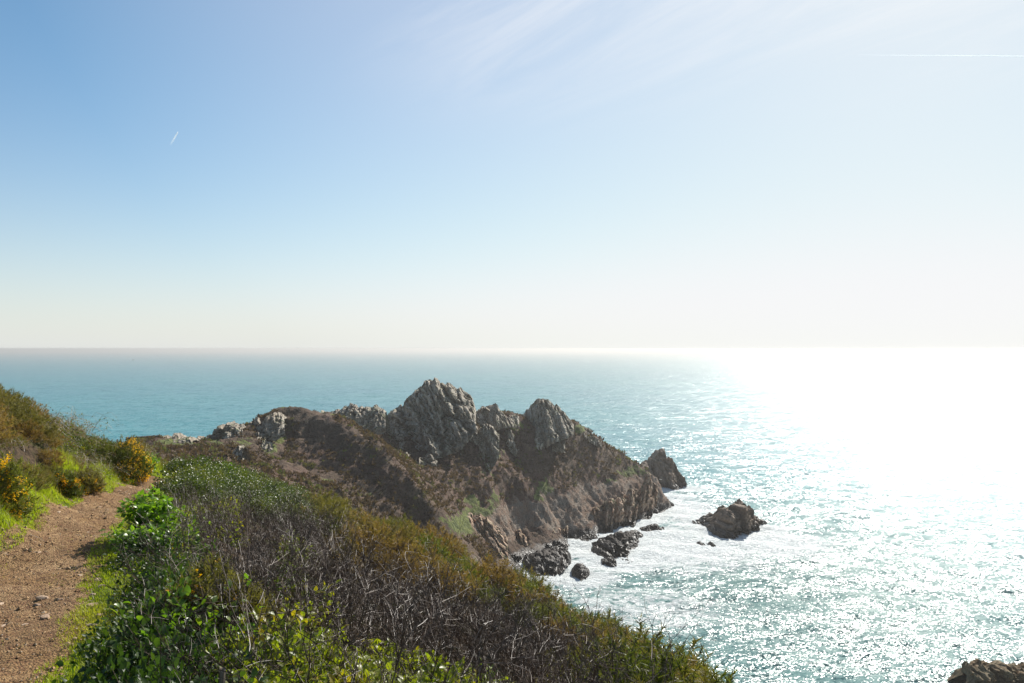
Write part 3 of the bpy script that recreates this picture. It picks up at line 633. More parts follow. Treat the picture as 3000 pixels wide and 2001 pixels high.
M['twig'] = leaf_mat('dark_thorn_bark', (0.052, 0.032, 0.022), (0.120, 0.078, 0.054), trans=0, rough=0.5, spec=0.28, freq=25)
M['twigfar'] = leaf_mat('grey_thorn_bark', (0.075, 0.055, 0.05), (0.14, 0.11, 0.10), trans=0, rough=0.5, spec=0.5, freq=12)
M['deadstem'] = leaf_mat('dead_bramble_stem', (0.22, 0.15, 0.09), (0.36, 0.28, 0.20), trans=0, rough=0.5, spec=0.5, freq=4)
M['gorse'] = leaf_mat('gorse_spines', (0.120, 0.108, 0.036), (0.195, 0.158, 0.060), (0.285, 0.180, 0.083), trans=0.38, rough=0.55, spec=0.3, freq=5)
M['gorsegreen'] = leaf_mat('green_gorse_spines', (0.083, 0.098, 0.022), (0.173, 0.173, 0.039), (0.225, 0.158, 0.053), trans=0.38, rough=0.55, spec=0.3, freq=5)
M['gorsebrown'] = leaf_mat('brown_gorse_spines', (0.180, 0.108, 0.043), (0.300, 0.186, 0.082), (0.144, 0.110, 0.041), trans=0.38, rough=0.6, spec=0.3, freq=5)
M['flower'] = leaf_mat('gorse_petals', (0.80, 0.38, 0.008), (0.90, 0.52, 0.02), trans=0.4, rough=0.5, spec=0.3, freq=12)
M['ivy'] = leaf_mat('glossy_ivy_leaf', (0.045, 0.070, 0.012), (0.12, 0.145, 0.02), (0.17, 0.165, 0.026), trans=0.35, rough=0.36, spec=0.45, freq=9)
M['bramble'] = leaf_mat('bramble_leaf', (0.055, 0.080, 0.012), (0.13, 0.155, 0.018), (0.19, 0.155, 0.02), trans=0.45, rough=0.48, spec=0.35, freq=9)
M['bright'] = leaf_mat('young_yellow_green_leaf', (0.09, 0.17, 0.015), (0.18, 0.25, 0.02), (0.24, 0.24, 0.02), trans=0.5, rough=0.35, spec=0.5, freq=11)
M['autumn'] = leaf_mat('yellowing_leaf', (0.13, 0.175, 0.015), (0.24, 0.25, 0.018), (0.34, 0.25, 0.018), trans=0.5, rough=0.4, spec=0.45, freq=14)
M['alex'] = leaf_mat('alexanders_leaf', (0.10, 0.20, 0.014), (0.17, 0.28, 0.02), trans=0.5, rough=0.35, spec=0.5, freq=9)
M['umbel'] = leaf_mat('alexanders_umbel', (0.30, 0.38, 0.05), (0.42, 0.48, 0.08), trans=0.4, rough=0.6, spec=0.2, freq=20)
M['herb'] = leaf_mat('bank_herb_leaf', (0.024, 0.050, 0.011), (0.06, 0.10, 0.017), (0.05, 0.08, 0.015), trans=0.4, rough=0.48, spec=0.35, freq=9)  # leaf green darkened to carry the shade under the thicket
M['grass'] = leaf_mat('grass_blade', (0.24, 0.29, 0.018), (0.38, 0.42, 0.035), (0.42, 0.37, 0.08), trans=0.5, rough=0.5, spec=0.35, freq=3)
M['turf'] = leaf_mat('short_turf_blade', (0.22, 0.27, 0.016), (0.36, 0.39, 0.032), (0.36, 0.31, 0.055), trans=0.45, rough=0.55, spec=0.3, freq=3)
M['straw'] = leaf_mat('dry_grass_blade', (0.36, 0.27, 0.14), (0.48, 0.38, 0.22), trans=0.3, rough=0.6, spec=0.3, freq=5)
def stone_b(N):
    p = geo_pos(N); r = N.n('ShaderNodeObjectInfo').outputs['Random']; n = N.noise(p, 9, 4, 0.6)
    col = N.mix(N.m('ADD', N.m('MULTIPLY', r, .6), N.m('MULTIPLY', n, .5)), (0.20, 0.125, 0.075), (0.50, 0.37, 0.26))
    return principled(N, col, 0.85, 0.25, bump(N, N.noise(p, 60, 3), 0.6, 0.01))
M['stone'] = material('path_stone', stone_b)
def gravel_b(N):
    p = geo_pos(N); n = N.noise(p, 38, 1, 0.6, col=True)
    sp = N.n('ShaderNodeSeparateColor', i_0=n)
    col = N.mix(N.ramp(sp.outputs[0], 0.35, 0.65), (0.14, 0.075, 0.029), (0.43, 0.275, 0.14))
    col = N.mix(N.ramp(sp.outputs[1], 0.58, 0.66), col, (0.33, 0.28, 0.21))
    return principled(N, col, 0.85, 0.25)
M['gravel'] = material('gravel_stone', gravel_b)

# ------------------------------------------------------------------ plant builders
def frame(d):
    a = np.where(np.abs(d[:, 2:3]) < 0.9, np.array([[0, 0, 1.]]), np.array([[1., 0, 0]])); s = unit(np.cross(d, a)); return s, np.cross(s, d)
def tubes(paths, sides=3):
    VV, FF, o = [], [], 0; ang = np.arange(sides) * 2 * math.pi / sides
    for pts_, rad in paths:
        pts_ = np.asarray(pts_); n = len(pts_); d = unit(np.gradient(pts_, axis=0)); s, t = frame(d)
        ring = pts_[:, None] + np.asarray(rad)[:, None, None] * (np.cos(ang)[None, :, None] * s[:, None] + np.sin(ang)[None, :, None] * t[:, None])
        VV.append(ring.reshape(-1, 3)); i = np.arange(n - 1)[:, None] * sides; j = np.arange(sides)[None]; j2 = (j + 1) % sides
        FF.append(np.stack([i + j, i + j2, i + sides + j2, i + sides + j], -1).reshape(-1, 4) + o); o += n * sides
    return np.concatenate(VV), np.concatenate(FF)
def wander(p, d, L, n, jit, rg, lift=0.0):
    pts_ = [np.array(p, float)]; d = np.array(d, float)
    for _ in range(n - 1):
        d = d + rg.normal(size=3) * jit; d[2] += lift; d /= np.linalg.norm(d); pts_.append(pts_[-1] + d * L / (n - 1))
    return np.array(pts_)
def thorn(rg, stems=11, spread=0.45, H=0.85, lean=-0.25, fat=1.0):
    out = []
    for _ in range(stems):
        a = rg.uniform(0, 6.283); b = np.array([math.cos(a), math.sin(a), 0]) * rg.uniform(0, spread * .7); b[2] = -0.1
        ti = rg.uniform(0.1, 0.85); a2 = a + rg.normal() * .8
        d = np.array([math.sin(ti) * math.cos(a2) + lean, math.sin(ti) * math.sin(a2), math.cos(ti)])
        L = H * rg.uniform(0.6, 1.25); pp = wander(b, unit(d), L, 8, 0.11, rg, 0.0)
        r0 = rg.uniform(0.0042, 0.0075) * fat; out.append((pp, np.linspace(r0, 0.0018 * fat, 8)))
        for k in range(1, 8):
            for _ in range(2):
                dk = pp[k] - pp[k - 1]; dk /= np.linalg.norm(dk); dd = unit(dk * 0.8 + rg.normal(size=3) * 0.5 + np.array([-.08, 0, .14]))
                l2 = L * rg.uniform(0.18, 0.42); p2 = wander(pp[k], dd, l2, 5, 0.11, rg); out.append((p2, np.linspace(0.0027, 0.0012, 5) * fat))
                for m in (1, 2, 3, 4):
                    if rg.random() < 0.8:
                        d3 = unit((p2[m] - p2[m - 1]) / l2 * 4 * 0.5 + rg.normal(size=3) * 0.7); out.append((wander(p2[m], d3, l2 * rg.uniform(.25, .5), 3, .15, rg), np.linspace(0.0017, 0.0009, 3) * fat))
    return tubes(out, 3)
def shell(n, rx, rz, rg, inner=0.6, lump=0.3, seed=0, low=-0.05):
    d = unit(rg.normal(size=(n * 3, 3))); d = d[d[:, 2] > low][:n]; n = len(d)
    r = (1 + lump * fbm(d * 2.2 + seed, 3, .6, seed) * 1.6) * rg.uniform(inner, 1, n) ** 0.5
    return d * np.array((rx, rx, rz)) * r[:, None], d
def spikes(P, D, per, length, width, rg, shoot=0.07):
    n = len(P); P = np.repeat(P, per, 0); D = np.repeat(D, per, 0); m = n * per
    base = P + D * (rg.uniform(0, 1, m) * shoot)[:, None]
    dd = unit(D * 0.6 + rg.normal(size=(m, 3)) * 0.62); s = unit(np.cross(dd, rg.normal(size=(m, 3)))); L = length * rg.uniform(.6, 1.3, m)[:, None]
    V = np.stack([base - s * width * .5, base + s * width * .5, base + dd * L], 1).reshape(-1, 3)
    return V, np.arange(m * 3).reshape(-1, 3)
def gorse_mesh(rg, n=1500, rx=0.55, rz=0.6, per=26, seed=0, length=0.072, width=0.011):
    n = n // 4
    P, d = shell(n, rx, rz, rg, 0.35, 0.34, seed); D = unit(d + np.array((0, 0, .7)) + rg.normal(size=d.shape) * .35)
    return spikes(P, D, per, length, width, rg, 0.13)
def petals(P, D, per, size, rg):
    n = len(P) * per; C = np.repeat(P, per, 0) + rg.normal(size=(n, 3)) * size * 0.9; d = unit(np.repeat(D, per, 0) + rg.normal(size=(n, 3)) * .6)
    return leaves(C, d, size * 1.5, size * 1.1, rg, 0.3)
def leaves(P, d, L, Wd, rg, droop=0.35, up=None):
    n = len(P); d = unit(np.asarray(d, float)); L = np.broadcast_to(L, n)[:, None] * rg.uniform(.7, 1.25, (n, 1)); Wd = np.broadcast_to(Wd, n)[:, None] * rg.uniform(.75, 1.2, (n, 1))
    nz = unit((np.array([[0, 0, 1.]]) if up is None else up) + rg.normal(size=(n, 3)) * 0.45); s = unit(np.cross(d, nz)); nn = np.cross(s, d)
    dr = droop * L
    row = lambda f, w, lift: (P + d * L * f - nn * dr * f * f, w)
    c1 = P + d * L * .36 - nn * dr * .13; c2 = P + d * L * .72 - nn * dr * .5; tip = P + d * L - nn * dr
    e = nn * Wd * .14
    V = np.stack([P, c1 - s * Wd * .46 + e, c1, c1 + s * Wd * .46 + e, c2 - s * Wd * .36 + e * .8, c2, c2 + s * Wd * .36 + e * .8, tip], 1).reshape(-1, 3)
    o = (np.arange(n) * 8)[:, None]
    T = np.concatenate([np.array([(0, 2, 1), (0, 3, 2), (4, 5, 7), (5, 6, 7)])[None] + o[:, :, None] * 0 + o[:, None]]).reshape(-1, 3)
    Q = (np.array([(1, 2, 5, 4), (2, 3, 6, 5)])[None] + o[:, None]).reshape(-1, 4)
    return V, T, Q
def put_leaves(name, P, d, L, Wd, mat, rg, parent=None, droop=.35):
    V, T, Q = leaves(P, d, L, Wd, rg, droop); return mesh(name, V, [T, Q], mat, parent, smooth=True)
def leafy(name, label, cat, rg, n, rx, rz, L, Wd, lm, seed=0, stems=16, inner=.45, group=None, sm='twig'):
    t = thing(name, label, cat, group=group)
    P, d = shell(n, rx, rz, rg, inner, .35, seed); D = unit(d * .8 + rg.normal(size=d.shape) * .55 + np.array((0, 0, .12)))
    put_leaves('foliage', P, D, L, Wd, M[lm], rg, t)
    st = []
    for k in rg.integers(0, len(P), stems): st.append((np.array([P[k] * f + rg.normal(size=3) * .015 * (0 < f < 1) for f in (0, .35, .7, 1)]) - (0, 0, .05), np.linspace(.005, .0018, 4)))
    V, F = tubes(st, 3); mesh('stems', V, F, M[sm], t); return t
def gorse(label, rg, mat, seed, flowers=0, rx=.55, rz=.6, n=1500, group=None, side=None, name='gorse_bush'):
    t = thing(name, label, 'gorse bush', group=group)
    V, F = gorse_mesh(rg, n, rx, rz, seed=seed); mesh('foliage', V, F, M[mat], t)
    st = []
    for _ in range(10):
        a = rg.uniform(0, 6.28); e = np.array((math.cos(a) * rx * .7, math.sin(a) * rx * .7, rz * .7)); st.append((np.array([e * f + rg.normal(size=3) * .02 for f in (0, .4, .8)]) - (0, 0, .08), (.012, .008, .004)))
    V, F = tubes(st, 4); mesh('stems', V, F, M['twig'], t)
    if flowers:
        P, d = shell(flowers * 3, rx * 1.03, rz * 1.03, rg, .9, .34, seed)
        w = vnoise(P * 4.2 + 3, seed + 5) + (0 if side is None else d @ np.array(side)); kx = np.argsort(-w)[:flowers]
        V, T, Q = petals(P[kx], d[kx], 4, .020, rg); mesh('flowers', V, [T, Q], M['flower'], t)
    return t
def dead_tangle(label, rg, group=None, n=70, R_=.8, H=.55):
    t = thing('dead_bramble', label, 'bramble', group=group); st = []
    for _ in range(n):
        a = rg.uniform(0, 6.28); b = np.array((rg.normal() * R_ * .5, rg.normal() * R_ * .5, -.05)); L = rg.uniform(.5, 1.3) * R_; h = H * rg.uniform(.5, 1.3)
        st.append((np.array([b + np.array((math.cos(a) * L * f, math.sin(a) * L * f, h * 4 * f * (1 - f * .8) * .8)) + rg.normal(size=3) * .015 for f in np.linspace(0, 1, 8)]), np.linspace(.0045, .002, 8)))
    V, F = tubes(st, 3); mesh('stems', V, F, M['deadstem'], t)
    pp = np.concatenate([s_[0][2:] for s_ in st]); kx = rg.integers(0, len(pp), 240)
    put_leaves('foliage', pp[kx], rg.normal(size=(240, 3)), .045, .032, M['bramble'], rg, t)
    V, F = spikes(pp[rg.integers(0, len(pp), 260)] * (1, 1, .8), unit(rg.normal(size=(260, 3)) + (0, 0, .4)), 5, .06, .006, rg, .1); mesh('dead_leaves', V, F, M['gorsebrown'], t)
    return t

# ------------------------------------------------------------------ placing plants on the hillside
def scatter(poly, r0, k, lift=0.35, box=(-24, 14, 2.2, 42), tries=60000, avoid=1.0, seed=1, spread=None):
    rg = np.random.default_rng(seed); xx = rg.uniform(box[0], box[1], tries); yy = box[2] + (box[3] - box[2]) * rg.uniform(0, 1, tries) ** 1.6
    zz_ = near_z(xx, yy); u_, v_ = proj(np.c_[xx, yy, zz_ + lift]); s_, _ = path_st(xx, yy)
    ok = inpoly(u_, v_, poly) & (np.abs(s_) > avoid); xx, yy, zz_, u_, v_, s_ = (q_[ok] for q_ in (xx, yy, zz_, u_, v_, s_))
    keep = []
    for i in range(len(xx)):
        r = r0 + k * yy[i]
        if all((xx[i] - xx[j]) ** 2 + (yy[i] - yy[j]) ** 2 > r * r for j in keep): keep.append(i)
    return [(xx[i], yy[i], zz_[i], u_[i], v_[i], s_[i]) for i in keep]
def at(u, v, D):   # the ground point on this line of sight nearest the given distance
    DD = D * np.linspace(.7, 1.4, 141); X = (u - 1175.5) / F_ * DD; Z = near_z(X, DD); e = np.abs(800 + (EYE - Z) / DD * F_ - v) + 25 * np.abs(np.log(DD / D)); k = int(np.argmin(e))
    return np.array((X[k], DD[k], Z[k]))
PARK = []
def protos(lst): PARK.extend(lst); return lst
def put(p, loc, rz, sc_, label=None, group=None, tilt=(0, 0)):
    if p.get('used'): return dup(p, loc, rz, sc_, label, group, tilt)
    p['used'] = 1; p.location = loc; p.rotation_euler = (tilt[0], tilt[1], rz); p.scale = (sc_,) * 3 if not hasattr(sc_, '__len__') else sc_
    if label: p['label'] = label
    if group: p['group'] = group
    return p
rg = np.random.default_rng(11)
LT = 'leafless dark twigged thorn shrub tangled into the thicket right of the path'
LG = 'brown and olive gorse bush in the band along the cliff edge'
ths = []
for i in range(5):
    t = thing('thorn_shrub', LT, 'thorn shrub', group='bare thorn shrubs of the thicket'); V, F = thorn(rg, 12, fat=(1.0, 0.9, 1.1, 1.2, 1.0)[i]); mesh('branches', V, F, M['twig'], t)
    ths.append(t)
T_POLY = [(345,1150),(430,1115),(560,1108),(660,1150),(740,1215),(840,1290),(960,1345),(1100,1385),(1260,1450),(1420,1540),(1560,1640),(580,1640),(540,1500),(510,1400),(430,1300),(370,1230)]
tp = scatter(T_POLY, 0.30, 0.030, seed=2)
print('thorn', len(tp))
for i, (X, Y, Z, u_, v_, s_) in enumerate(tp[:295]):
    put(ths[i % 5], (X, Y, Z - .05), rg.uniform(-.9, .9), rg.uniform(.8, 1.15) * ((0.62 if v_ < 1230 and u_ < 640 else 0.9 if u_ > 560 else 0.85) + .008 * Y))
gs = protos([gorse(LG, rg, ('gorse', 'gorsebrown', 'gorse', 'gorsegreen', 'gorsebrown')[i], 50 + i, rx=.62, rz=.55, n=1700) for i in range(5)])
G_POLY = [(735,1165),(850,1185),(1000,1225),(1100,1262),(1190,1315),(1300,1375),(1400,1440),(1500,1505),(1610,1590),(1500,1640),(1420,1560),(1330,1480),(1200,1400),(1080,1345),(960,1310),(860,1265),(760,1215)]
gp = scatter(G_POLY, 0.52, 0.020, seed=3)
print('gorse band', len(gp))
for i, (X, Y, Z, u_, v_, s_) in enumerate(gp[:290]):
    put(gs[int(rg.integers(5))] if i > 5 else gs[i % 5], (X, Y, Z - .08), rg.uniform(0, 6.28), rg.uniform(.65, 1.5) * (.8 + .012 * Y), None, 'gorse bushes along the cliff edge')
iv = protos([leafy('ivy_shrub', 'dark glossy ivy mound on the knoll beyond the thicket', 'ivy', rg, 2200, .62, .62, .042, .038, 'ivy', 60 + i, group='ivy mounds on the knoll') for i in range(3)])
E_POLY = [(365,1105),(420,1085),(500,1062),(560,1060),(640,1108),(700,1135),(770,1175),(770,1215),(690,1205),(600,1160),(540,1110),(430,1118)]
for i, (X, Y, Z, u_, v_, s_) in enumerate(scatter(E_POLY, .35, .016, seed=4, box=(-24, 14, 16, 42))):
    put(iv[i % 3], (X, Y, Z - .05), rg.uniform(0, 6.28), rg.uniform(.7, 1.15))
br = protos([leafy('bramble_bush', 'leafy green bramble among the bare thorn twigs', 'bramble', rg, 420, .5, .5, .06, .042, ('bramble', 'autumn', 'bright')[i], 70 + i, inner=.2, group='leafy brambles in the thicket') for i in range(3)])
B_POLY = [(340,1180),(430,1140),(510,1130),(530,1220),(500,1330),(440,1400),(380,1400),(330,1330)]
for i, (X, Y, Z, u_, v_, s_) in enumerate(scatter(B_POLY, .55, .03, seed=5)[:18]):
    put(br[i % 3], (X, Y, Z - (.06 if v_ > 1330 else .16)), rg.uniform(0, 6.28), rg.uniform(.8, 1.2))
C_POLY = [(560,1180),(700,1230),(800,1300),(700,1400),(560,1380)]
for i, (X, Y, Z, u_, v_, s_) in enumerate(scatter(C_POLY, 1.0, .05, seed=6)[:14]):
    put(br[i % 2], (X, Y, Z - .1), rg.uniform(0, 6.28), rg.uniform(.7, 1.0))
bl = protos([leafy('broadleaf_shrub', 'low shrub of broad yellow green leaves at the bottom edge', 'shrub', rg, 620, .42, .46, .075, .046, 'autumn', 80 + i, inner=.25, group='broad leaved shrubs at the bottom edge') for i in range(3)])
for i, (u_, v_, D) in enumerate(((520,1500,4.2),(620,1480,4.5),(960,1470,4.8),(1060,1490,4.7),(1130,1540,4.3),(1010,1530,4.3),(560,1540,4.0),(640,1520,4.2),(730,1530,3.9),(820,1520,3.8),(900,1510,4.0),(980,1520,4.1),(690,1580,3.5),(800,1585,3.4),(910,1585,3.4),(1020,1575,3.7),(1080,1530,4.2),(590,1595,3.6),(1100,1590,3.8),(760,1500,4.4),(870,1490,4.5))):
    put(bl[i % 3], at(u_, v_ + 80, D * .93) - (0, 0, .02), rg.uniform(0, 6.28), rg.uniform(.62, .85))
# shaded bank below the thicket
hb = protos([leafy('bank_plant', 'low green herb darkened as in shade on the bank beside the path', 'plant', rg, 620, .42, .28, .040, .033, 'herb', 90 + i, inner=.3, group='herbs on the shaded bank') for i in range(3)])
S_POLY = [(300,1185),(345,1180),(400,1290),(470,1400),(470,1500),(560,1640),(90,1640),(180,1500),(240,1380),(285,1270)]
for i, (X, Y, Z, u_, v_, s_) in enumerate(scatter(S_POLY, .25, .018, .15, seed=7, avoid=0.92)):
    put(hb[i % 3], (X, Y, Z - .05), rg.uniform(0, 6.28), rg.uniform(.7, 1.25) * (0.75 if s_ < 1.2 else 1.1))
ty = np.arange(9.5, 14.5, .3); hc, hn_ = path_at(ty)  # stretched herb row added as a leafy hedge to shade the bank
for i in range(len(ty)):
    q = hc[i] + hn_[i] * (1.38 + rg.normal() * .10); put(hb[i % 3], (q[0], q[1], near_z(q[:1], q[1:])[0] - .03), rg.uniform(0, 6.28), (rg.uniform(.75, .95), rg.uniform(.75, .95), rg.uniform(1.3, 1.7)))
# left hill
L1 = 'olive to brown gorse scrub on the hill slope left of the path'
hg = protos([gorse(L1, rg, ('gorse', 'gorse', 'gorsebrown')[i], 100 + i, rx=.62, rz=.5) for i in range(3)])
dt = protos([dead_tangle('pale dead bramble tangle arching over the hill slope left of the path', rg, 'dead brambles on the hill slope') for i in range(2)])
hl_ = protos([leafy('bramble_bush', 'leafy bramble patch on the hill slope left of the path', 'bramble', rg, 700, .7, .38, .05, .036, 'bramble', 110 + i, group='leafy brambles on the hill slope', sm='deadstem') for i in range(2)])
H_POLY = [(-260,830),(0,893),(70,915),(150,950),(230,985),(310,1010),(350,1080),(330,1092),(240,1108),(170,1118),(90,1128),(0,1185),(-260,1400)]
hp = scatter(H_POLY, .27, .010, .25, box=(-24, -4, 6, 42), avoid=0.95, seed=8)
hp = [q for q in hp if q[5] < -1.02 or q[1] > 17]
print('hill', len(hp))
for i, (X, Y, Z, u_, v_, s_) in enumerate(hp[:560]):
    e_ = .6 if s_ > -1.7 else .8 if v_ < 930 else 1.0
    kn = vnoise(np.array([[X * .35, Y * .35, 3.3]]), 9)[0]; e = rg.normal() * .25
    top = sst(v_, 980, 940) * .5
    if kn + e + top > 0.05: o = put(hg[int(rg.integers(3))] if i > 3 else hg[i % 3], (X, Y, Z - .12), rg.uniform(0, 6.28), rg.uniform(.7, 1.15) * e_, None, 'gorse scrub on the hill slope')
    elif kn + e > -0.5: o = put(dt[i % 2], (X, Y, Z - .08), rg.uniform(0, 6.28), rg.uniform(.75, 1.1) * e_)
    else: o = put(hl_[i % 2], (X, Y, Z - .08), rg.uniform(0, 6.28), rg.uniform(.7, 1.1) * e_)
def place_g(label, u_, v_, D, rx, rz, nf, seed, mat='gorsegreen', n=2200, side=(.3, -.8, .3)):
    t = gorse(label, rg, mat, seed, nf, rx, rz, n, side=side); t.location = at(u_, v_, D) - (0, 0, .08); return t
place_g('tall gorse bush covered in yellow blossom at the left edge of the picture', 2, 1172, 11.6, .34, .82, 300, 131)
place_g('small round gorse bush thick with yellow flowers in the grass verge', 135, 1128, 15.2, .32, .38, 380, 132, side=(.5, -.6, .5))
place_g('sparser small gorse bush with a few yellow flowers beside the round one', 188, 1122, 16.6, .34, .36, 130, 133, 'gorse')
place_g('big dark gorse bush with yellow blossom on its right side by the path bend', 290, 1092, 20.5, .62, .95, 420, 134, side=(.9, -.4, -.1), n=3200)
place_g('dark gorse bush without flowers behind the blossoming one at the bend', 240, 1075, 21.5, .7, .85, 0, 135)
place_g('lone gorse bush with orange yellow flowers in the dark twigs left of centre', 490, 1450, 4.7, .36, .50, 26, 136, 'gorse', side=(0, 0, 1))
place_g('golden dead gorse spray with bright yellow flowers sticking out of the thicket', 795, 1300, 9.5, .20, .58, 26, 137, 'gorsebrown', n=500, side=(0, -.4, .3))
place_g('dry golden gorse tuft without flowers right of the yellow flowered spray', 860, 1320, 9.8, .26, .44, 0, 138, 'gorsebrown', n=600)
# alexanders
def alexanders(label, rg, n, R_, H, seed=0, um=7):
    t = thing('alexanders_plant', label, 'plant'); st = []; P = []; D = []; U = []
    for k in range(n):
        a = rg.uniform(0, 6.28); e = np.array((math.cos(a) * R_ * rg.uniform(.2, 1), math.sin(a) * R_ * rg.uniform(.2, 1), H * rg.uniform(.5, 1.05)))
        pp = np.array([e * (f, f, f ** .8) + rg.normal(size=3) * .015 for f in (0, .35, .7, 1)]); st.append((pp, (.010, .008, .005, .003)))
        for q_ in (pp[1], pp[2], (pp[1] + pp[2]) / 2, pp[3], (pp[2] + pp[3]) / 2):
            for _ in range(5):
                d = unit(rg.normal(size=3) * (1, 1, .4)); c = q_ + d * rg.uniform(.04, .14)
                for _ in range(3): P.append(c + rg.normal(size=3) * .02); D.append(d + rg.normal(size=3) * .6)
        if k < um: U.append(pp[3] + (0, 0, .04))
    V, F = tubes(st, 5); mesh('stems', V, F, M['alex'], t)
    put_leaves('foliage', np.array(P), np.array(D), .08, .062, M['alex'], rg, t, .3)
    for c in U:
        p_, d_ = shell(70, .05, .04, rg, .7, .1, 3, -.3); V, T, Q = leaves(p_ + c, d_, .016, .014, rg); mesh('flower_head', V, [T, Q], M['umbel'], t)
    return t
for lab, u_, v_, D, n, R_, H in (('bright green leafy alexanders plant leaning over the path edge at the thicket corner', 350, 1235, 12.2, 16, .36, .62),
        ('yellow green alexanders clump on the ivy knoll skyline', 510, 1080, 28, 12, .55, .55), ('pale green alexanders beside the blossoming gorse at the path bend', 335, 1088, 23.5, 10, .34, .62),
        ('shaded alexanders below the thicket corner plant', 335, 1275, 10.4, 12, .34, .34)):
    t = alexanders(lab, rg, n, R_, H); t.location = at(u_, v_, D) - (0, 0, .05)
# the hedge beyond the bend
hd = [leafy('hedge_bush', 'dark evergreen bush in shade beyond the path bend', 'bush', rg, 1700, .9, .75, .06, .05, 'ivy', 140 + i, group='evergreen bushes beyond the bend') for i in range(2)]
for i, (u_, v_, D) in enumerate(((385,1085,38),(410,1078,38),(440,1075,39),(470,1070,40),(495,1070,39),(430,1080,37),(460,1080,37))): put(hd[i % 2], at(u_, v_, D) - (0, 0, .1), rg.uniform(0, 6.28), rg.uniform(.8, 1.15))

# low heather and bracken clumps over the headland
M['scrub'] = leaf_mat('heather_clump', (0.085, 0.052, 0.038), (0.195, 0.118, 0.078), (0.15, 0.150, 0.05), trans=0.25, rough=0.8, spec=0.15, freq=0.9)
hn = 34000; hx = rg.uniform(-95, 62, hn); hy = 105 + (310 - 105) * rg.random(hn)
ix_ = ((hx - xs[0]) / 0.5).astype(int); iy_ = ((hy - ys[0]) / 0.5).astype(int); HZ = HEADZ.reshape(len(ys), len(xs)); HR = HEADR.reshape(len(ys), len(xs))
hz_ = HZ[iy_, ix_]; k = (hz_ > 5) & (HR[iy_, ix_] < .35) & (vnoise(np.c_[hx * .12, hy * .12, 0 * hx], 77) > -.6); hx, hy, hz_ = hx[k], hy[k], hz_[k]; n = len(hx)
P = np.c_[hx, hy, hz_ - .05]; D = unit(rg.normal(size=(n, 3)) * .3 + np.array((0, 0, 1.))); rr = rg.uniform(.5, 1.3, n)
per = 9; PP = np.repeat(P, per, 0) + rg.normal(size=(n * per, 3)) * (.28, .28, .05) * np.repeat(rr, per)[:, None]; DD = unit(np.repeat(D, per, 0) + rg.normal(size=(n * per, 3)) * .55)
sd = unit(np.cross(DD, rg.normal(size=(n * per, 3)))); wd = .16 * np.repeat(rr, per)[:, None]; LL = rg.uniform(.35, .8, (n * per, 1)) * np.repeat(rr, per)[:, None]
V = np.stack([PP - sd * wd, PP + sd * wd, PP + DD * LL + sd * wd * .5, PP + DD * LL - sd * wd * .4], 1).reshape(-1, 3)
tag(mesh('heather', V, np.arange(len(V)).reshape(-1, 4), M['scrub']), kind='stuff')

# tall bare stems standing above the gorse
for lab, u_, v_, D, h, dx in (('tall thin bare stem standing above the gorse against the sea', 1352, 1480, 7.2, .72, .0), ('tall forked bare stem leaning right against the water', 1405, 1520, 6.6, .75, .2),
        ('thin bare stem near the lower edge left of the twin stems', 1575, 1590, 8.5, .5, -.22), ('slender bare stem with a side twig near the lower edge', 1612, 1590, 8.5, .62, -.08), ('straight bare stem farthest to the right along the lower edge', 1662, 1590, 8.8, .5, .02)):
    t = thing('bare_stem', lab, 'stem'); b = at(u_, v_, D); t.location = b
    main = wander((0, 0, -.1), unit(np.array((dx, 0, 1.))), h + .35, 8, .05, rg); pth = [(main, np.linspace(.0055, .002, 8))]
    for k in (3, 4, 5, 6): pth.append((wander(main[k], unit(np.array((rg.normal() * .5, rg.normal() * .4, .7))), .16, 4, .1, rg), np.linspace(.003, .0012, 4)))
    V, F = tubes(pth, 4); mesh('branches', V, F, M['twig'], t)

# ------------------------------------------------------------------ grass, gravel, stones
def blades(x, y, z, h, w, rg, lean=.5):
    n = len(x); P = np.c_[x, y, z - .01]; a = rg.uniform(0, 6.283, n); d = np.c_[np.cos(a), np.sin(a), 0 * a]; s = np.c_[-d[:, 1], d[:, 0], 0 * a]; l = (rg.uniform(.1, 1, n) * lean)[:, None]
    h = h[:, None]; w = w[:, None]; m = P + np.array((0, 0, .55)) * h + d * l * h * .3; tip = P + np.array((0, 0, .95)) * h + d * l * h
    V = np.stack([P - s * w, P + s * w, m - s * w * .8, m + s * w * .8, tip], 1).reshape(-1, 3); o = (np.arange(n) * 5)[:, None]
    return V, np.c_[o, o + 1, o + 3, o + 2], np.c_[o + 2, o + 3, o + 4]
def strip(n, s0, s1, t0, t1, rg):
    t = rg.uniform(t0, t1, n); pc_, pn_ = path_at(np.sort(t)); s = rg.uniform(0, 1, n) * (s1 - s0) + s0; q_ = pc_ + pn_ * s[:, None]; return q_[:, 0], q_[:, 1], s, np.sort(t)
x, y, s, t = strip(80000, -1.15, -0.34, 10, 36, rg)
nn = fbm(np.c_[x, y, 0 * x] * 1.6, 3, seed=51); k = (nn + sst(s, -.36, -.62 + .12 * sst(y, 13, 17)) * 1.2 > 0.35); x, y, s, nn = x[k], y[k], s[k], nn[k]
h = (0.03 + 0.15 * sst(s, -.5, -1.0)) * np.clip(1 + 1.8 * nn + .8 * vnoise(np.c_[x, y, 0 * x] * 7, 55), .25, 2.6) * rg.uniform(.5, 1.3, len(x))
V, Q, T = blades(x, y, near_z(x, y), h, .0035 + .00012 * y * 1.4, rg, .8); tag(mesh('grass', V, [Q, T], M['grass']), kind='stuff')
kd = rg.random(len(x)) < .05
V, Q, T = blades(x[kd], y[kd], near_z(x[kd], y[kd]), h[kd] * 1.5 + .05, np.full(kd.sum(), .003), rg, .9); tag(mesh('dry_grass', V, [Q, T], M['straw']), kind='stuff')
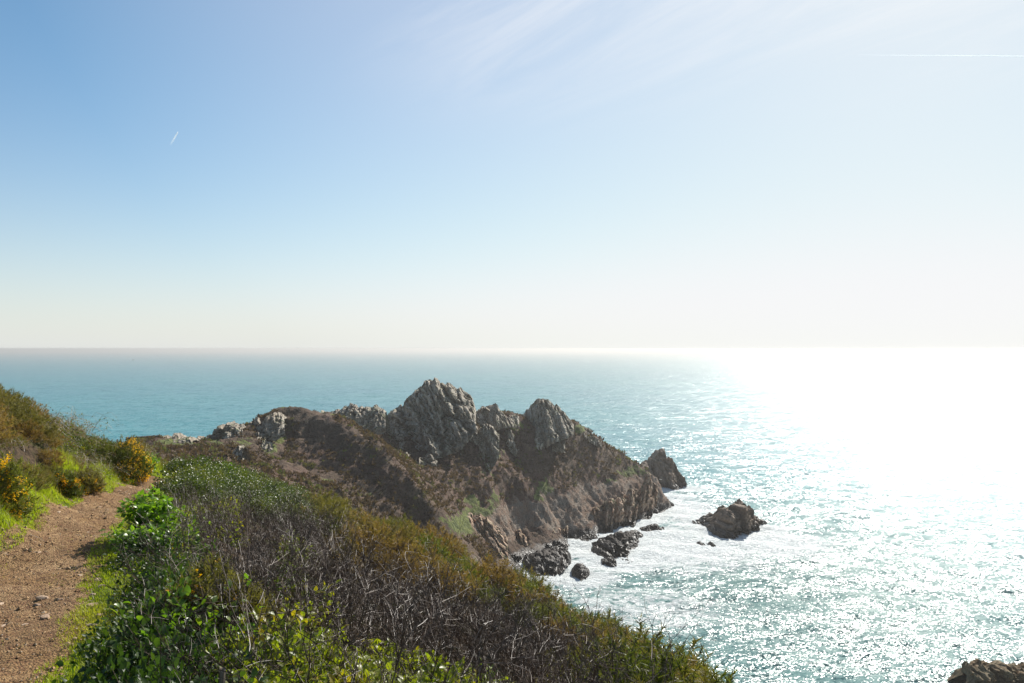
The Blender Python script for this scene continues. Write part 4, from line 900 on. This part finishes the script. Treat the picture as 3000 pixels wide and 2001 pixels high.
x, y, s, t = strip(95000, 0.42, 1.6, 7, 36, rg)
nn = fbm(np.c_[x, y, 0 * x] * 1.9, 3, seed=52); k = (nn + sst(s, .38, .62) * .9 - sst(s, 1.1, 1.6) * .4 > 0.30); x, y, s, nn = x[k], y[k], s[k], nn[k]
h = 0.045 * (1 + .8 * nn) * rg.uniform(.6, 1.4, len(x)) * (1 + .8 * sst(s, 1.0, 1.5))
V, Q, T = blades(x, y, near_z(x, y), h, .0028 + .0001 * y, rg, .9); tag(mesh('turf', V, [Q, T], M['turf']), kind='stuff')
x, y, s, t = strip(7000, -0.62, 0.6, 7, 34, rg); nn = fbm(np.c_[x, y, 0 * x] * 1.5, 2, seed=53); k = (nn > .18) & (np.abs(s + .1) > .2); x, y = x[k], y[k]
V, Q, T = blades(x, y, near_z(x, y) + .015, rg.uniform(.01, .03, len(x)), np.full(len(x), .004), rg, 1.0); tag(mesh('path_grass', V, [Q, T], M['turf']), kind='stuff')
# gravel
D1, F1 = ICO[1]
x, y, s, t = strip(9000, -0.66, 0.70, 8.0, 32, rg); n = len(x); sz = (.005 + .011 * rg.random(n) ** 2.2) * (1 + 1.1 * (rg.random(n) < .1))
L8 = unit(np.array([(1,0,0),(-1,0,0),(0,1,0),(0,-1,0),(0,0,1),(0,0,-1)], float)); F8 = np.array([(0,2,4),(2,1,4),(1,3,4),(3,0,4),(2,0,5),(1,2,5),(3,1,5),(0,3,5)])
an = rg.uniform(0, 6.28, n); dv = L8[None] * (rg.uniform(.6, 1.3, (n, 6, 1))) * sz[:, None, None] * np.array((1.2, .9, .55)); ca, sa = np.cos(an)[:, None], np.sin(an)[:, None]
dv = np.stack([dv[..., 0] * ca - dv[..., 1] * sa, dv[..., 0] * sa + dv[..., 1] * ca, dv[..., 2]], -1)
Vg = (dv + np.c_[x, y, near_z(x, y) + .022][:, None]).reshape(-1, 3); Fg = (F8[None] + (np.arange(n) * 6)[:, None, None]).reshape(-1, 3)
tag(mesh('gravel', Vg, Fg, M['gravel']), kind='stuff')
sv = []
for i in range(6):
    V, F = block(np.zeros(3), (1.1, .8, .5), (0, 0, 0), 2, 9, .08, rg=rg); V[:, 2] -= V[:, 2].min() * .55
    o = mesh('path_stone', V, F, M['stone']); tag(o, 'angular pinkish brown stone lying loose on the gravel path', 'stone', 'loose stones on the path'); sv.append(o)
x, y, s, t = strip(230, -0.66, 0.85, 8.2, 30, rg); z = near_z(x, y)
for i in range(len(x)):
    o = sv[i] if i < 6 else sv[int(rg.integers(6))].copy()
    if i >= 6: COL.objects.link(o)
    r = rg.uniform(.022, .055) * (1.8 if rg.random() < .14 else 1); o.location = (x[i], y[i], z[i] + .004); o.scale = (r * rg.uniform(.9, 1.5), r, r); o.rotation_euler = (0, 0, rg.uniform(0, 6.28))
for lab, u_, v_, D, r in (('large flat embedded slab at the left side of the path', 85, 1268, 10.3, .13), ('long pale slab on the left path edge below the flat one', 60, 1330, 8.8, .09), ('dark stone on the turf at the right path edge', 247, 1252, 11.0, .075), ('pale round stone left on the gravel near the long shadow', 130, 1342, 8.7, .07), ('brown stone at the right path edge near the bottom', 160, 1482, 6.3, .085)):
    o = sv[3].copy(); COL.objects.link(o); tag(o, lab, 'stone', 'larger stones along the path'); p_ = at(u_, v_, D); o.location = p_ + (0, 0, -.02); o.scale = (r * 1.3, r, r * .75); o.rotation_euler = (0, 0, rg.uniform(0, 3))

# ------------------------------------------------------------------ small things
st_m = material('weathered_wood', lambda N: principled(N, N.mix(N.ramp(N.noise(N.mapv(geo_pos(N), (60, 60, 4)), 1, 4), .35, .65), (.16, .12, .085), (.30, .24, .18)), .85, .2))
D = 3.9; X = (502 - 1175.5) / F_ * D; zt = EYE - (1536 - 800) / F_ * D; zg = near_z([X], [D])[0]
ang = np.linspace(0, 6.283, 9)[:-1]; rows = np.linspace(0, 1, 7); Vs = []
for f in rows:
    for k, a in enumerate(ang): Vs.append((X + math.cos(a) * .018 * (1 - .15 * f) + .02 * f, D + math.sin(a) * .016, zg - .15 + (zt - zg + .15) * f + (.014 * math.sin(a * 2 + 1) if f == 1 else 0)))
Vs.append((X + .02, D, zt + .006)); Fq = grid_faces(7, 8); Fq = np.r_[Fq, np.array([(i * 8 + 7, i * 8, (i + 1) * 8, (i + 1) * 8 + 7) for i in range(6)])]
tag(mesh('wooden_stake', np.array(Vs), [Fq, np.array([(48 + k, 48 + (k + 1) % 8, 56) for k in range(8)])], st_m), 'short weathered wooden stake standing in the undergrowth at the bottom edge', 'stake')

# the dark stone wall across the neck
def wall_b(N):
    p = geo_pos(N); b = N.noise(p, 2.5, 4, .7); return principled(N, N.mix(N.ramp(b, .35, .65), (.045, .036, .03), (.12, .10, .085)), .9, .2, bump(N, b, 1, .1))
M['wall'] = material('dark_stone_wall', wall_b); wr = np.random.default_rng(5)
w0, w1 = P3(292, 1014.5, 176), P3(366, 1009.0, 180); wt0, wt1 = P3(292, 1007.0, 176), P3(366, 1001.5, 180)
wt = thing('stone_wall', 'low dark stone wall on the grassy neck of the headland beside the sea', 'wall', tuple(w0)); parts = []
L = np.linalg.norm(w1 - w0); e = (w1 - w0) / L; H_ = wt0[2] - w0[2] + .5
for row in range(4):
    a = -.2 * (row % 2)
    while a < L:
        l = wr.uniform(.35, .7); parts.append(block(e * (a + l / 2) + np.array((0, wr.normal() * .03, -.4 + H_ * (row + .5) / 4)), (l * 1.6, .75, H_ / 4 * 1.7), (0, 0, math.atan2(e[1], e[0])), 1, 4, .04, rg=wr)); a += l
V, F = join(parts); mesh('wall', V, F, M['wall'], wt); parts = []
a = 0
while a < L: l = wr.uniform(.4, .6); parts.append(block(e * (a + l / 2) + np.array((0, 0, H_ - .33)), (l * 1.6, .8, .28), (0, 0, 0), 1, 4, .04, rg=wr)); a += l
V, F = join(parts); mesh('coping', V, F, M['wall'], wt)

# gulls
def gull_b(N):
    tr = N.n('ShaderNodeBsdfTranslucent'); tr.inputs[0].default_value = (.9, .9, .88, 1); mx = N.n('ShaderNodeMixShader'); mx.inputs[0].default_value = .5
    N.put(mx.inputs[1], principled(N, (.85, .85, .83), .6, .3)); N.put(mx.inputs[2], tr.outputs[0]); return mx.outputs[0]
gm = material('gull_white', gull_b); gg = material('gull_grey', lambda N: principled(N, (.42, .44, .47), .6, .3)); ye = material('gull_bill', lambda N: principled(N, (.75, .45, .05), .5, .3))
def gull(label, loc, rz, roll):
    t = thing('gull', label, 'bird', loc); D_, F0 = ICO[3]
    w = np.where(D_[:, 0] > 0, 1 - .35 * D_[:, 0], 1 + .1 * D_[:, 0]); V = D_ * np.array((.24, .075, .075)) * np.c_[np.ones(len(w)), w, w]
    hd_ = ICO[2][0] * .055 + np.array((.25, 0, .03)); V2, F2 = join([(V, F0), (hd_, ICO[2][1])])
    tl = np.array([(-.2, -.03, 0), (-.2, .03, 0), (-.36, .07, .0), (-.36, -.07, .0), (-.28, 0, .02)]); V2, F2 = join([(V2, F2), (tl, np.array([(0, 1, 4), (1, 2, 4), (2, 3, 4), (3, 0, 4), (0, 3, 2), (0, 2, 1)]))])
    mesh('body', V2, F2, gm, t, smooth=True)
    bp = np.array([(.29, -.012, .025), (.29, .012, .025), (.29, 0, .045), (.37, 0, .02)]); mesh('bill', bp, np.array([(0, 1, 3), (1, 2, 3), (2, 0, 3), (0, 2, 1)]), ye, t)
    for sgn in (1, -1):
        V = []
        for f, zz_, ch, sw_ in ((0, .03, .2, 0), (.25, .10, .19, .03), (.5, .14, .16, .02), (.75, .11, .11, -.05), (1, .04, .02, -.16)):
            yy = sgn * .66 * f; V += [(.1 + sw_, yy, zz_), (.1 + sw_ - ch * .4, yy, zz_ + .015), (.1 + sw_ - ch, yy, zz_ - .005), (.1 + sw_ - ch * .4, yy, zz_ - .008)]
        Fw = [(i * 4 + k, i * 4 + (k + 1) % 4, (i + 1) * 4 + (k + 1) % 4, (i + 1) * 4 + k) for i in range(4) for k in range(4)]
        mesh('wing', np.array(V), np.array(Fw), gm, t, smooth=True)
    t.rotation_euler = (roll, R(16), rz); t.scale = (1.25,) * 3; return t
gull('white gull gliding over the open sea near the horizon on the left', P3(305, 826, 198), R(80), R(14))
gull('white gull flying in front of the farther conical sea stack', P3(1517, 1101, 300), R(-70), R(-8))

# vapour trails
def trail_b(al):
    def b(N):
        a = attr(N, 'fade').outputs['Fac']; p = geo_pos(N)
        fr = N.n('ShaderNodeLayerWeight', i_0=0.5).outputs['Facing']; edge_ = N.ramp(fr, 0.95, 0.3)
        d = N.n('ShaderNodeBsdfDiffuse'); d.inputs[0].default_value = (.9, .9, .92, 1); tr = N.n('ShaderNodeBsdfTranslucent'); tr.inputs[0].default_value = (.9, .9, .92, 1)
        m1 = N.n('ShaderNodeMixShader'); m1.inputs[0].default_value = .5; N.put(m1.inputs[1], d.outputs[0]); N.put(m1.inputs[2], tr.outputs[0])
        m2 = N.n('ShaderNodeMixShader'); N.put(m2.inputs[0], N.m('MULTIPLY', N.m('MULTIPLY', a, edge_), al)); N.put(m2.inputs[1], N.n('ShaderNodeBsdfTransparent').outputs[0]); N.put(m2.inputs[2], m1.outputs[0]); return m2.outputs[0]
    return b
def trail(label, a, b, r0, r1, alpha, twin, n=24, wob=0.0):
    d = unit(b - a); sd = unit(np.cross(d, np.array((0, 1., 0)))); pth = []; fd = []
    for sg in ((-1, 1) if twin else (0,)):
        f = np.linspace(0, 1, n); rr = r0 + (r1 - r0) * f
        pp = a + (b - a) * f[:, None] + sd * (sg * r1 * 1.1 * np.minimum(1, .35 + f * 1.2))[:, None] + sd * (wob * vnoise(np.c_[f * 14, f * 0, f * 0], 4))[:, None]; pth.append((pp, rr * (1 + .25 * vnoise(np.c_[f * 20, 0 * f, 0 * f + sg], 8)))); fd.append(np.repeat(np.minimum(1, f * 12) * (1 - f) ** .8 if twin else np.sin(np.pi * np.clip(f * .62, 0, 1)), 8))
    V, F = tubes(pth, 8); o = mesh('vapour_trail', V, F, material('vapour', trail_b(alpha)), smooth=True, attrs={'fade': np.concatenate(fd)})
    tag(o, label, 'vapour trail'); o.visible_shadow = True; return o
trail('short bright twin vapour trail slanting in the blue sky on the left', P3(409, 302, 9000), P3(391, 333, 9000), 3.0, 5.5, .8, True)
trail('long faint horizontal vapour trail at the upper right', P3(1960, 126, 11000), P3(2500, 129, 11000), 10, 16, .5, False, 60, 5)
